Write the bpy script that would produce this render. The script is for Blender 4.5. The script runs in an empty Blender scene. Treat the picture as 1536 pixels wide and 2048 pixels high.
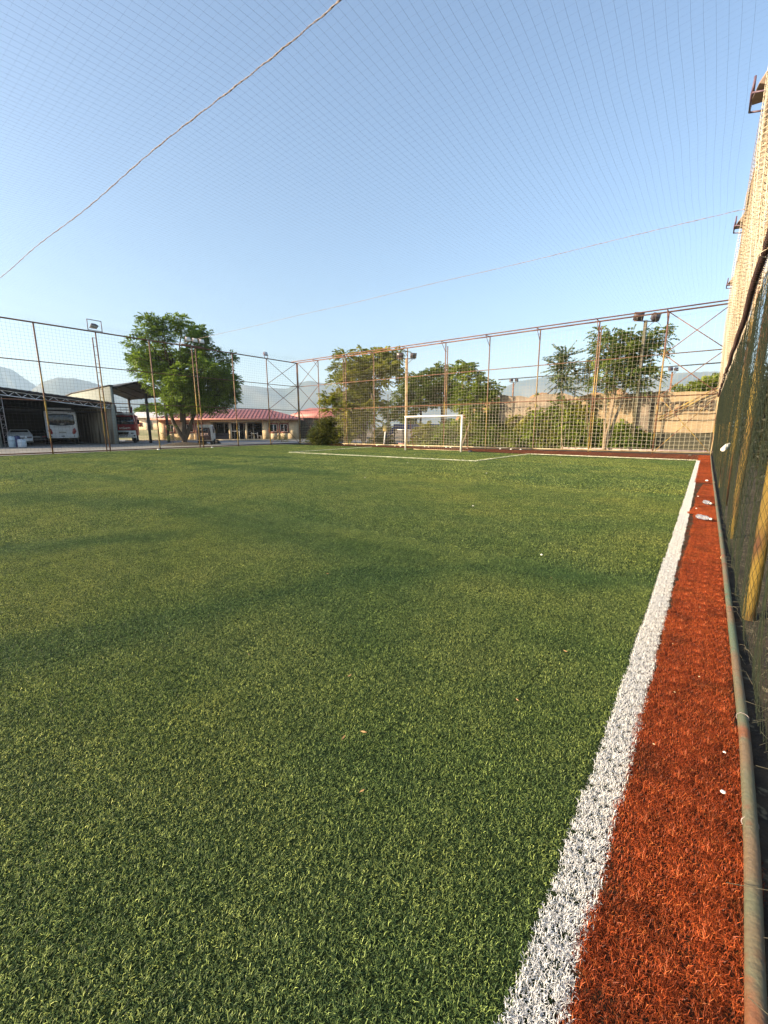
import bpy, bmesh, math, random
import numpy as np
from mathutils import Vector, Matrix
R = math.radians
random.seed(7); rng = np.random.default_rng(11)
S = bpy.context.scene
COL = S.collection

# ------------------------------------------------------------------ camera, sky, sun, exposure
H_CAM = 1.4; F_PX = 844.67
PIT, ROL, YAW = R(11.2232), R(-0.1737), R(36.9905)
FW = Vector((-math.sin(YAW)*math.cos(PIT), math.cos(YAW)*math.cos(PIT), -math.sin(PIT)))
R0 = Vector((math.cos(YAW), math.sin(YAW), 0)); U0 = R0.cross(FW)
RT = R0*math.cos(ROL) + U0*math.sin(ROL); UP = -R0*math.sin(ROL) + U0*math.cos(ROL)
cd = bpy.data.cameras.new('camera'); cam = bpy.data.objects.new('camera', cd); COL.objects.link(cam)
cd.sensor_fit = 'VERTICAL'; cd.sensor_height = 36; cd.lens = F_PX/2048*36
cd.clip_start = 0.05; cd.clip_end = 40000
M = Matrix((RT, UP, -FW)).transposed().to_4x4(); M.translation = (0, 0, H_CAM)
cam.matrix_world = M
S.camera = cam
S.render.resolution_x = 768; S.render.resolution_y = 1024

SUN_AZ = R(147)      # measured to the left (towards -X) from +Y
SUN_EL = R(21)
to_sun = Vector((-math.sin(SUN_AZ)*math.cos(SUN_EL), math.cos(SUN_AZ)*math.cos(SUN_EL), math.sin(SUN_EL)))
w = bpy.data.worlds.new('World'); S.world = w; w.use_nodes = True
nt = w.node_tree; bg = nt.nodes['Background']
sky = nt.nodes.new('ShaderNodeTexSky'); sky.sky_type = 'NISHITA'; sky.sun_disc = False
sky.sun_elevation = SUN_EL; sky.sun_rotation = -SUN_AZ
sky.air_density = 1.15; sky.dust_density = 3.0; sky.ozone_density = 2.4; sky.altitude = 100
nt.links.new(sky.outputs[0], bg.inputs[0]); bg.inputs[1].default_value = 0.105
sd = bpy.data.lights.new('sun', 'SUN'); sun = bpy.data.objects.new('sun', sd); COL.objects.link(sun)
sd.energy = 5.0; sd.angle = R(0.6); sd.color = (1.0, 0.79, 0.53)
sun.rotation_euler = to_sun.to_track_quat('Z', 'Y').to_euler()
S.view_settings.view_transform = 'Standard'; S.view_settings.look = 'None'
S.view_settings.exposure = 1.50; S.view_settings.gamma = 1
try:
    S.cycles.transparent_max_bounces = 24
    S.cycles.max_bounces = 6; S.cycles.volume_bounces = 1
except Exception: pass

def at(u, depth, z=0.0):
    """ground position seen in photo column u at a given depth along the view axis"""
    d = FW + RT*((u-768)/F_PX) - UP*((856-1024)/F_PX)
    p = d*depth
    return Vector((p.x, p.y, z))

# ------------------------------------------------------------------ tagging and mesh helpers
def tag(o, label=None, cat=None, group=None, kind=None):
    if label: o['label'] = label
    if cat: o['category'] = cat
    if group: o['group'] = group
    if kind: o['kind'] = kind
    return o
def thing(name, label, cat, loc=(0, 0, 0), rz=0.0, group=None):
    o = bpy.data.objects.new(name, None); COL.objects.link(o)
    o.location = loc; o.rotation_euler = (0, 0, rz); o.empty_display_size = .2
    return tag(o, label, cat, group)
def copy_tree(o, parent=None):
    c = o.copy(); COL.objects.link(c); c.parent = parent
    for ch in [x for x in S.objects if x.parent == o]: copy_tree(ch, c)
    return c

class G:
    """geometry collector"""
    def __init__(s): s.v = []; s.q = []; s.t = []; s.n = 0; s.poly = []
    def add(s, v, q=None, t=None):
        v = np.asarray(v, dtype=np.float64).reshape(-1, 3); s.v.append(v)
        if q is not None and len(q): s.q.append(np.asarray(q, dtype=np.int64).reshape(-1, 4)+s.n)
        if t is not None and len(t): s.t.append(np.asarray(t, dtype=np.int64).reshape(-1, 3)+s.n)
        s.n += len(v); return s
    def box(s, c, d, rz=0.0, rot=None):
        x, y, z = d[0]/2, d[1]/2, d[2]/2
        v = np.array([[a*x, b*y, e*z] for a in (-1, 1) for b in (-1, 1) for e in (-1, 1)])
        if rot is not None: v = v @ np.array(rot).T
        elif rz:
            ca, sa = math.cos(rz), math.sin(rz); v = v @ np.array([[ca, sa, 0], [-sa, ca, 0], [0, 0, 1]])
        return s.add(v+np.array(c), [[0, 1, 3, 2], [4, 6, 7, 5], [0, 4, 5, 1], [2, 3, 7, 6], [0, 2, 6, 4], [1, 5, 7, 3]])
    def b2(s, lo, hi):
        return s.box([(a+b)/2 for a, b in zip(lo, hi)], [abs(b-a) for a, b in zip(lo, hi)])
    def tube(s, pts, r, n=6, cap=True):
        P = np.asarray(pts, dtype=float); k = len(P); rr = np.full(k, r, dtype=float) if np.isscalar(r) else np.asarray(r, float)
        T = np.gradient(P, axis=0); T /= np.linalg.norm(T, axis=1)[:, None]+1e-12
        m = T.mean(0); up = np.array([0, 0, 1.]) if abs(m[2]) < .8*np.linalg.norm(m)+1e-9 else np.array([1., 0, 0])
        A = np.cross(T, up); A /= np.linalg.norm(A, axis=1)[:, None]+1e-12; B = np.cross(T, A)
        a = np.arange(n)*2*math.pi/n
        V = P[:, None, :] + rr[:, None, None]*(A[:, None, :]*np.cos(a)[None, :, None]+B[:, None, :]*np.sin(a)[None, :, None])
        i = np.arange(k-1)[:, None]*n; j = np.arange(n)[None, :]; j2 = (j+1) % n
        q = np.stack([i+j, i+j2, i+n+j2, i+n+j], -1).reshape(-1, 4)
        t = None
        if cap:
            t = [[0, jj+1, jj] for jj in range(1, n-1)]+[[(k-1)*n, (k-1)*n+jj, (k-1)*n+jj+1] for jj in range(1, n-1)]
        return s.add(V.reshape(-1, 3), q, t)
    def bar(s, a, b, r, n=6): return s.tube([a, b], r, n)
    def lathe(s, prof, c=(0, 0, 0), n=16, axis='z'):
        a = np.arange(n)*2*math.pi/n; V = []
        for (r, z) in prof:
            for t in a:
                p = (r*math.cos(t), r*math.sin(t), z)
                if axis == 'y': p = (p[0], p[2], p[1])
                if axis == 'x': p = (p[2], p[0], p[1])
                V.append(p)
        k = len(prof); q = [[i*n+j, i*n+(j+1) % n, (i+1)*n+(j+1) % n, (i+1)*n+j] for i in range(k-1) for j in range(n)]
        return s.add(np.array(V)+np.array(c), q)
    def prism(s, poly, y0, y1, axis='y', taper=1.0):
        """polygon in (x,z) extruded along y (axis y) or in (x,y) along z, or in (y,z) along x"""
        k = len(poly); V = []
        for w_ in (y0, y1):
            for (a, b) in poly:
                V.append((a, w_, b) if axis == 'y' else (a, b, w_) if axis == 'z' else (w_, a, b))
        base = s.n
        s.add(V, [[i, (i+1) % k, k+(i+1) % k, k+i] for i in range(k)])
        s.poly.append([base+i for i in range(k)][::-1]); s.poly.append([base+k+i for i in range(k)])
        return s
    def build(s, name, m, parent=None, smooth=False, bevel=0, seg=2):
        me = bpy.data.meshes.new(name)
        V = np.concatenate(s.v) if s.v else np.zeros((0, 3))
        Q = np.concatenate(s.q) if s.q else np.zeros((0, 4), int); T = np.concatenate(s.t) if s.t else np.zeros((0, 3), int)
        idx = np.concatenate([Q.ravel(), T.ravel()]+[np.array(p) for p in s.poly]).astype(np.int32)
        tot = np.concatenate([np.full(len(Q), 4), np.full(len(T), 3), np.array([len(p) for p in s.poly], int)]).astype(np.int32)
        st = np.concatenate([[0], np.cumsum(tot)[:-1]]).astype(np.int32)
        me.vertices.add(len(V)); me.vertices.foreach_set('co', V.astype(np.float32).ravel())
        me.loops.add(len(idx)); me.loops.foreach_set('vertex_index', idx)
        me.polygons.add(len(tot)); me.polygons.foreach_set('loop_start', st)
        if smooth: me.polygons.foreach_set('use_smooth', np.ones(len(tot), dtype=bool))
        me.update(calc_edges=True); me.validate()
        if m: me.materials.append(m)
        o = bpy.data.objects.new(name, me); COL.objects.link(o)
        if parent: o.parent = parent
        if bevel:
            b = o.modifiers.new('bevel', 'BEVEL'); b.width = bevel; b.segments = seg; b.limit_method = 'ANGLE'; b.angle_limit = R(35)
        return o

# ------------------------------------------------------------------ materials
def mat(name, col, col2=None, rough=.6, scale=4.0, mix=(.4, .6), metal=0.0, bump=0.0, bscale=None, spec=.5, stretch=(1, 1, 1), detail=5, world=False, transl=0.0, island=None, col3=None, mix3=(.55, .62), scale3=1.2):
    m = bpy.data.materials.new(name); m.use_nodes = True; n = m.node_tree.nodes; l = m.node_tree.links
    b = n['Principled BSDF']; b.inputs['Roughness'].default_value = rough; b.inputs['Metallic'].default_value = metal
    b.inputs['Specular IOR Level'].default_value = spec
    out = n['Material Output']
    if world:
        g = n.new('ShaderNodeNewGeometry'); src = g.outputs['Position']
    else:
        g = n.new('ShaderNodeTexCoord'); src = g.outputs['Object']
    mp = n.new('ShaderNodeMapping'); mp.inputs['Scale'].default_value = stretch; l.new(src, mp.inputs[0])
    def noise(sc, det=detail):
        t = n.new('ShaderNodeTexNoise'); t.inputs['Scale'].default_value = sc; t.inputs['Detail'].default_value = det; l.new(mp.outputs[0], t.inputs['Vector']); return t
    def ramp(fac, a, b_, p):
        r = n.new('ShaderNodeValToRGB'); r.color_ramp.elements[0].position = p[0]; r.color_ramp.elements[1].position = p[1]
        r.color_ramp.elements[0].color = (*a, 1); r.color_ramp.elements[1].color = (*b_, 1); l.new(fac, r.inputs[0]); return r
    if col2 is None: col2 = tuple(c*.82 for c in col)
    r = ramp(noise(scale).outputs[0], col, col2, mix); cur = r.outputs[0]
    if island:
        g2 = n.new('ShaderNodeNewGeometry'); r2 = ramp(g2.outputs['Random Per Island'], island[0], island[1], (0, 1))
        if len(island) > 2:
            e = r2.color_ramp.elements.new(island[3] if len(island) > 3 else .9); e.color = (*island[2], 1)
        mx = n.new('ShaderNodeMix'); mx.data_type = 'RGBA'; mx.blend_type = 'MULTIPLY'; mx.inputs[0].default_value = 1
        l.new(cur, mx.inputs[6]); l.new(r2.outputs[0], mx.inputs[7]); cur = mx.outputs[2]
    if col3:
        r3 = ramp(noise(scale3).outputs[0], (0, 0, 0), (1, 1, 1), mix3)
        mx = n.new('ShaderNodeMix'); mx.data_type = 'RGBA'; l.new(r3.outputs[0], mx.inputs[0]); l.new(cur, mx.inputs[6]); mx.inputs[7].default_value = (*col3, 1); cur = mx.outputs[2]
    l.new(cur, b.inputs['Base Color'])
    if bump:
        bn = n.new('ShaderNodeBump'); bn.inputs['Strength'].default_value = bump; bn.inputs['Distance'].default_value = .02
        l.new(noise(bscale or scale*4).outputs[0], bn.inputs['Height']); l.new(bn.outputs[0], b.inputs['Normal'])
    if transl:
        tr = n.new('ShaderNodeBsdfTranslucent'); l.new(cur, tr.inputs[0]); ms = n.new('ShaderNodeMixShader'); ms.inputs[0].default_value = transl
        l.new(b.outputs[0], ms.inputs[1]); l.new(tr.outputs[0], ms.inputs[2]); l.new(ms.outputs[0], out.inputs[0])
    return m

YEL = mat('yellow_rusty_paint', (.36, .25, .05), (.15, .07, .04), .6, 1.3, (.42, .56), stretch=(3, 3, 1), bump=.3, bscale=40)
def paint_by_height(m, z0, z1):
    n = m.node_tree.nodes; l = m.node_tree.links; b = n['Principled BSDF']; src = b.inputs['Base Color'].links[0].from_socket
    tc = n.new('ShaderNodeTexCoord'); sx = n.new('ShaderNodeSeparateXYZ'); l.new(tc.outputs['Object'], sx.inputs[0]); nz = n.new('ShaderNodeTexNoise'); nz.inputs['Scale'].default_value = 1.1
    l.new(tc.outputs['Object'], nz.inputs[0]); mr = n.new('ShaderNodeMapRange'); mr.inputs[1].default_value = z0; mr.inputs[2].default_value = z1; l.new(sx.outputs[2], mr.inputs[0])
    ad = n.new('ShaderNodeMath'); ad.operation = 'MULTIPLY_ADD'; ad.inputs[1].default_value = 1.6; ad.inputs[2].default_value = -.8; l.new(nz.outputs[0], ad.inputs[0])
    a2 = n.new('ShaderNodeMath'); a2.operation = 'ADD'; a2.use_clamp = True; l.new(mr.outputs[0], a2.inputs[0]); l.new(ad.outputs[0], a2.inputs[1])
    mx = n.new('ShaderNodeMix'); mx.data_type = 'RGBA'; l.new(a2.outputs[0], mx.inputs[0]); l.new(src, mx.inputs[6]); mx.inputs[7].default_value = (.13, .065, .05, 1); l.new(mx.outputs[2], b.inputs['Base Color'])
paint_by_height(YEL, 2.8, 6.0)
RUST = mat('rusty_steel', (.13, .055, .035), (.22, .10, .05), .75, 3, bump=.3, bscale=50)
GREENP = mat('green_rusty_paint', (.10, .135, .085), (.17, .12, .07), .5, 2.2, (.42, .6), bump=.25, bscale=60, col3=(.20, .085, .04), mix3=(.59, .66), scale3=4.5)
CREAMP = mat('cream_paint_pipe', (.5, .42, .25), (.3, .2, .1), .6, 2)
WHITEP = mat('white_paint', (.78, .76, .70), (.62, .59, .52), .45, 3, (.5, .8))
NETW = mat('pale_net_thread', (.50, .47, .36), (.40, .37, .27), .8, 3)
NETD = mat('grey_net_thread', (.075, .08, .09), (.05, .052, .06), .8, 3)
NETT = mat('tan_net_thread', (.68, .62, .48), (.30, .21, .12), .9, .8, (.44, .58), stretch=(1, 7, .35))  # stretched streaks put the folds' light and shade into the thread colour
NETG = mat('dark_green_net_thread', (.004, .014, .006), (.022, .026, .007), .85, .9, (.4, .65), stretch=(1, 6, .5))
ROPE = mat('pinkish_grey_rope', (.34, .29, .28), (.20, .17, .17), .9, 20)
LACE = mat('maroon_rope', (.10, .05, .045), (.05, .03, .03), .9, 20)
CONC = mat('concrete', (.21, .205, .19), (.15, .147, .138), .85, .7, (.35, .65), bump=.2, bscale=12, col3=(.14, .14, .135), mix3=(.52, .68), scale3=.35)
ASPH = mat('asphalt', (.085, .085, .085), (.12, .118, .112), .85, .6, bump=.3, bscale=60)
EARTH = mat('dry_earth', (.17, .12, .07), (.09, .07, .04), .95, .8, bump=.5, bscale=8)
GARAGE = mat('stained_plaster', (.36, .33, .27), (.13, .10, .07), .85, .9, (.35, .65), stretch=(1.6, 1.6, .25), bump=.2)
DARKM = mat('dark_steel', (.022, .022, .026), (.035, .03, .03), .5, 5)
SHEET = mat('dark_corrugated_sheet', (.022, .022, .025), (.035, .033, .032), .6, 2)
BLACK = mat('black_rubber', (.015, .015, .016), None, .7)
GLASS = mat('dark_glass', (.012, .016, .02), (.02, .028, .032), .06, 1.5, spec=.8)
CARW = mat('white_car_paint', (.70, .72, .74), (.64, .66, .68), .25, 2)
RED = mat('fire_red_paint', (.30, .006, .014), (.23, .005, .011), .45, 2, spec=.25)
REDL = mat('red_lens', (.30, .01, .015), (.18, .005, .01), .15, 30)
CREAM = mat('cream_wall', (.60, .48, .30), (.52, .41, .26), .85, 1.5, bump=.15)
ROOFR = mat('red_roof_sheet', (.36, .125, .105), (.27, .095, .08), .5, 1.2)
TRIMR = mat('red_brown_trim', (.30, .09, .06), None, .5)
BARK = mat('bark', (.10, .075, .05), (.055, .04, .028), .9, 6, stretch=(1, 1, .3), bump=.6, bscale=14)
BARKP = mat('pale_bark', (.26, .19, .12), (.17, .125, .08), .85, 6, stretch=(1, 1, .3), bump=.3, bscale=14)
def leafm(name, a, b, t=.45, isl=((.45, .5, .5), (1.25, 1.2, .9), (1.0, 1.0, .8), .6)):
    return mat(name, a, b, .5, .5, (.35, .65), spec=.35, transl=t, island=isl)
LEAF_BIG = leafm('broad_tree_leaves', (.22, .32, .050), (.12, .20, .038))
LEAF_AIL = leafm('pinnate_leaves', (.36, .34, .06), (.20, .25, .055))
LEAF_SAP = leafm('sapling_leaves', (.26, .33, .045), (.13, .21, .04))
LEAF_DRK = leafm('dark_tree_leaves', (.17, .23, .045), (.10, .16, .036))
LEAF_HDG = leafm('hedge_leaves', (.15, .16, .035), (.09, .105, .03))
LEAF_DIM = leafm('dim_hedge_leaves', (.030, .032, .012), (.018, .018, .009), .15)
DRYG = mat('dry_grass', (.30, .26, .12), (.17, .17, .06), .9, .3, bump=.3)

# ------------------------------------------------------------------ setting: ground, mountains, haze
def sheet(name, poly, z, m, kind='structure'):
    g = G(); g.add([(x, y, z) for x, y in poly]); g.poly.append(list(range(len(poly))))
    return tag(g.build(name, m), kind=kind)
# one ground sheet to the horizon
g = G(); B = 9000; g.add([(-B, -B, -.03), (B, -B, -.03), (B, B, -.03), (-B, B, -.03)], [[0, 1, 2, 3]])
tag(g.build('ground', EARTH), kind='structure')
sheet('apron', [(-60, -10), (-30.32, -10), (-30.32, 21), (-34, 21.5), (-60, 21)], -.004, CONC)
ROADM = mat('road_surface', (.16, .165, .17), (.12, .122, .125), .8, .5, bump=.2, bscale=40)
sheet('road', [(-75, 21.004), (-60, 21.004), (-34, 21.504), (-30.32, 21.0), (-30.32, 31.5), (-36.5, 38), (-41.0, 40.5), (-56, 25.8), (-75, 22.6)], -.008, ROADM)
sheet('path', [(-30.3, 31.504), (-12, 36), (4, 32.8), (4, 34.4), (-12, 38.5), (-36.4, 38.2)], -.010, ROADM)
# pavement in front of the red-roofed building (real kerb step)
UF = Vector((-.71, -.704, 0)).normalized()      # along the facade, to the left
NF = Vector((.704, -.71, 0)).normalized()       # out of the facade
BR = Vector((-42.0, 37.4, 0))
def fb(s_, o_=0, z=0): return BR + UF*s_ + NF*o_ + Vector((0, 0, z))
g = G(); c = fb(9, .9, .03); g.box(c, (22, 1.6, .14), math.atan2(UF.y, UF.x)); tag(g.build('pavement', CREAM), kind='structure')

# grassy bank to the left of the road, rising to the far cream building
g = G(); nx, ny = 26, 26; V = []
ex = Vector((-.9, .435, 0)); ey = Vector((.435, .9, 0))
for j in range(ny):
    for i in range(nx):
        d = 66+i*2.6; k = -14+j*1.5
        p = ex*d+ey*k; e = min(1, max(0, (d-66)/16)); V.append((p.x, p.y, -.05+1.25*e*e*(3-2*e)+.06*random.random()*e))
g.add(V, [[j*nx+i, j*nx+i+1, (j+1)*nx+i+1, (j+1)*nx+i] for j in range(ny-1) for i in range(nx-1)])
tag(g.build('grass_bank', DRYG, smooth=True), kind='structure')

MOUNT = mat('mountain_scrub', (.045, .055, .035), (.10, .095, .065), .95, .0025, (.4, .6), bump=0)
def ridge(name, dist, pts, depth, seed):
    """mountain ridge: pts are (photo column, elevation angle tangent) of its skyline"""
    r2 = np.random.default_rng(seed); us = np.linspace(pts[0][0], pts[-1][0], 150)
    tt = np.interp(us, [p[0] for p in pts], [p[1] for p in pts])
    k = 22; V = []
    ph = r2.uniform(0, 6.28, 30)
    for j in range(k):
        f = j/(k-1)
        for i, u in enumerate(us):
            a = YAW+math.atan((768-u)/F_PX); D = dist-depth*.5*(1-f)*1.0
            Hh = tt[i]*dist
            hgt = Hh*(f**1.15)
            n_ = sum(math.sin(i*.09*(q+1.3)+ph[q]+f*(4+q)*1.5)/(q+1.5) for q in range(9))
            hgt += (n_*.05*Hh)*(f*(1.02-f)*4) + r2.normal()*.004*Hh*f
            V.append((-math.sin(a)*D, math.cos(a)*D, max(hgt, 0)-2 if f > 0 else -3))
    n = len(us); g = G(); g.add(V, [[j*n+i, j*n+i+1, (j+1)*n+i+1, (j+1)*n+i] for j in range(k-1) for i in range(n-1)])
    # back slope
    base = [v for v in V[(k-1)*n:]]; bk = [(x*1.25, y*1.25, -3) for x, y, z in base]
    g.add(base+bk, [[i, i+1, n+i+1, n+i] for i in range(n-1)])
    return tag(g.build(name, MOUNT, smooth=True), kind='structure')
T = lambda v: (851-v)/862
ridge('mountains', 6500, [(-260, T(800)), (-120, T(772)), (0, T(759)), (30, T(759)), (60, T(764)), (95, T(783)), (125, T(800)), (150, T(840))], 2600, 3)
ridge('mountains', 5200, [(60, T(850)), (88, T(792)), (110, T(780)), (140, T(771)), (170, T(770)), (200, T(774)), (250, T(786)), (330, T(800)), (400, T(790)), (450, T(772)), (500, T(771)), (545, T(774)), (580, T(776)), (603, T(764)), (625, T(760)), (650, T(764)), (700, T(772)), (760, T(776)), (850, T(790)), (930, T(800)), (980, T(850))], 2400, 5)
ridge('mountains', 5600, [(900, T(850)), (960, T(800)), (1000, T(775)), (1030, T(765)), (1062, T(761)), (1100, T(756)), (1140, T(757)), (1200, T(764)), (1260, T(768)), (1330, T(764)), (1400, T(764)), (1500, T(780)), (1620, T(800))], 2400, 9)

# the air
hz = G(); hz.b2((-7900, -7900, -4), (7900, 7900, 800))
hm = bpy.data.materials.new('hazy_air'); hm.use_nodes = True; hn = hm.node_tree.nodes; hn.remove(hn['Principled BSDF'])
pv = hn.new('ShaderNodeVolumePrincipled'); pv.inputs['Color'].default_value = (.55, .76, 1.0, 1); pv.inputs['Density'].default_value = 0.00011
pv.inputs['Anisotropy'].default_value = 0.1
hm.node_tree.links.new(pv.outputs[0], hn['Material Output'].inputs['Volume'])
HAZE = True
if HAZE: tag(hz.build('haze', hm), 'pale hazy air in front of the distant mountains', 'haze', kind='stuff')

# ------------------------------------------------------------------ pitch
XL, YF, HF = -30.2, 27.09, 7.15
TURFB = mat('turf_backing', (.020, .034, .012), (.032, .048, .018), 1.0, 60, world=True, spec=.05, bump=.6, bscale=300)
REDB = mat('worn_strip_backing', (.075, .050, .030), (.03, .022, .014), .98, 9, world=True, spec=.1, bump=.8, bscale=60, col3=(.10, .028, .012), mix3=(.5, .6), scale3=6)
SOIL = mat('dark_soil', (.050, .036, .022), (.018, .013, .009), 1.0, 6, bump=.8, bscale=30, col3=(.14, .12, .075), mix3=(.6, .66), scale3=14)
# edge between green turf and the red margin at the goal end
EDGE = [(-30.2, 26.5), (-24.3, 26.1), (-18.1, 25.3), (-11.5, 24.0), (-7.5, 23.0), (-4.0, 22.55), (-.22, 22.35)]
def edge_y(x): return float(np.interp(x, [p[0] for p in EDGE], [p[1] for p in EDGE]))
sheet('pitch', [(XL, -6), (-.12, -6)]+[p for p in EDGE[::-1]], .000, TURFB)
sheet('red_margin', [(-.10, -6), (.27, -6), (.27, YF), (XL, YF), (XL, 26.52)]+[(x, y+.02) for x, y in EDGE[1:]], .004, REDB)
sheet('verge', [(.275, -6), (9, -6), (9, 31), (XL, 31), (XL, YF+.02), (.275, YF+.02)], .002, SOIL)

def patch_mesh(name, sx, sy, n, hgt, width, curl, m, lay=.5, tuft=6, spread=.012):
    """small piece of turf: n separate curved blades"""
    nt_ = max(1, n//tuft)
    cx = rng.uniform(0, sx, nt_).repeat(tuft); cy = rng.uniform(0, sy, nt_).repeat(tuft); n = len(cx)
    x = cx+rng.normal(0, spread, n); y = cy+rng.normal(0, spread, n)
    a = rng.uniform(0, 2*math.pi, n); L = hgt*rng.uniform(.6, 1.3, n); wd = width*rng.uniform(.7, 1.2, n)
    ln = np.abs(rng.normal(lay, .35, n)); b = a+rng.normal(0, .9, n)
    dx, dy = np.cos(a), np.sin(a); px, py = -dy*wd/2, dx*wd/2
    th1 = ln; th2 = ln+np.abs(rng.normal(curl, .5, n))
    m1 = np.stack([x+dx*L*.5*np.sin(th1), y+dy*L*.5*np.sin(th1), L*.5*np.cos(th1)], 1)
    m2 = m1+np.stack([np.cos(b)*L*.5*np.sin(th2), np.sin(b)*L*.5*np.sin(th2), L*.5*np.cos(th2)], 1)
    m2[:, 2] = np.maximum(m2[:, 2], .003)
    base = np.stack([x, y, np.zeros(n)-.002], 1); P = np.stack([px, py, np.zeros(n)], 1)
    V = np.stack([base-P, base+P, m1-P*.9, m1+P*.9, m2-P*.35, m2+P*.35], 1).reshape(-1, 3)
    i = np.arange(n)[:, None]*6
    q = np.concatenate([i+np.array([[0, 1, 3, 2]]), i+np.array([[2, 3, 5, 4]])])
    g = G(); g.add(V-np.array([sx/2, sy/2, 0]), q)
    o = g.build(name, m); COL.objects.unlink(o); return o

def scatter(name, pts, rot, proto, label, cat=None):
    """one object whose geometry nodes repeat a small turf piece at each point"""
    me = bpy.data.meshes.new(name); me.vertices.add(len(pts)); me.vertices.foreach_set('co', np.asarray(pts, np.float32).ravel()); me.update()
    at_ = me.attributes.new('spin', 'FLOAT', 'POINT'); at_.data.foreach_set('value', np.asarray(rot, np.float32))
    o = bpy.data.objects.new(name, me); COL.objects.link(o)
    ng = bpy.data.node_groups.new(name+'_nodes', 'GeometryNodeTree')
    ng.interface.new_socket('Geometry', in_out='INPUT', socket_type='NodeSocketGeometry'); ng.interface.new_socket('Geometry', in_out='OUTPUT', socket_type='NodeSocketGeometry')
    N = ng.nodes; gi = N.new('NodeGroupInput'); go = N.new('NodeGroupOutput'); ip = N.new('GeometryNodeInstanceOnPoints'); oi = N.new('GeometryNodeObjectInfo')
    na = N.new('GeometryNodeInputNamedAttribute'); na.data_type = 'FLOAT'; na.inputs['Name'].default_value = 'spin'
    cx = N.new('ShaderNodeCombineXYZ'); oi.inputs['Object'].default_value = proto; oi.inputs['As Instance'].default_value = True
    L = ng.links; L.new(gi.outputs[0], ip.inputs['Points']); L.new(oi.outputs['Geometry'], ip.inputs['Instance']); L.new(na.outputs['Attribute'], cx.inputs[2]); L.new(cx.outputs[0], ip.inputs['Rotation']); L.new(ip.outputs[0], go.inputs[0])
    md = o.modifiers.new('turf', 'NODES'); md.node_group = ng
    return tag(o, label, cat, kind='stuff')

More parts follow.
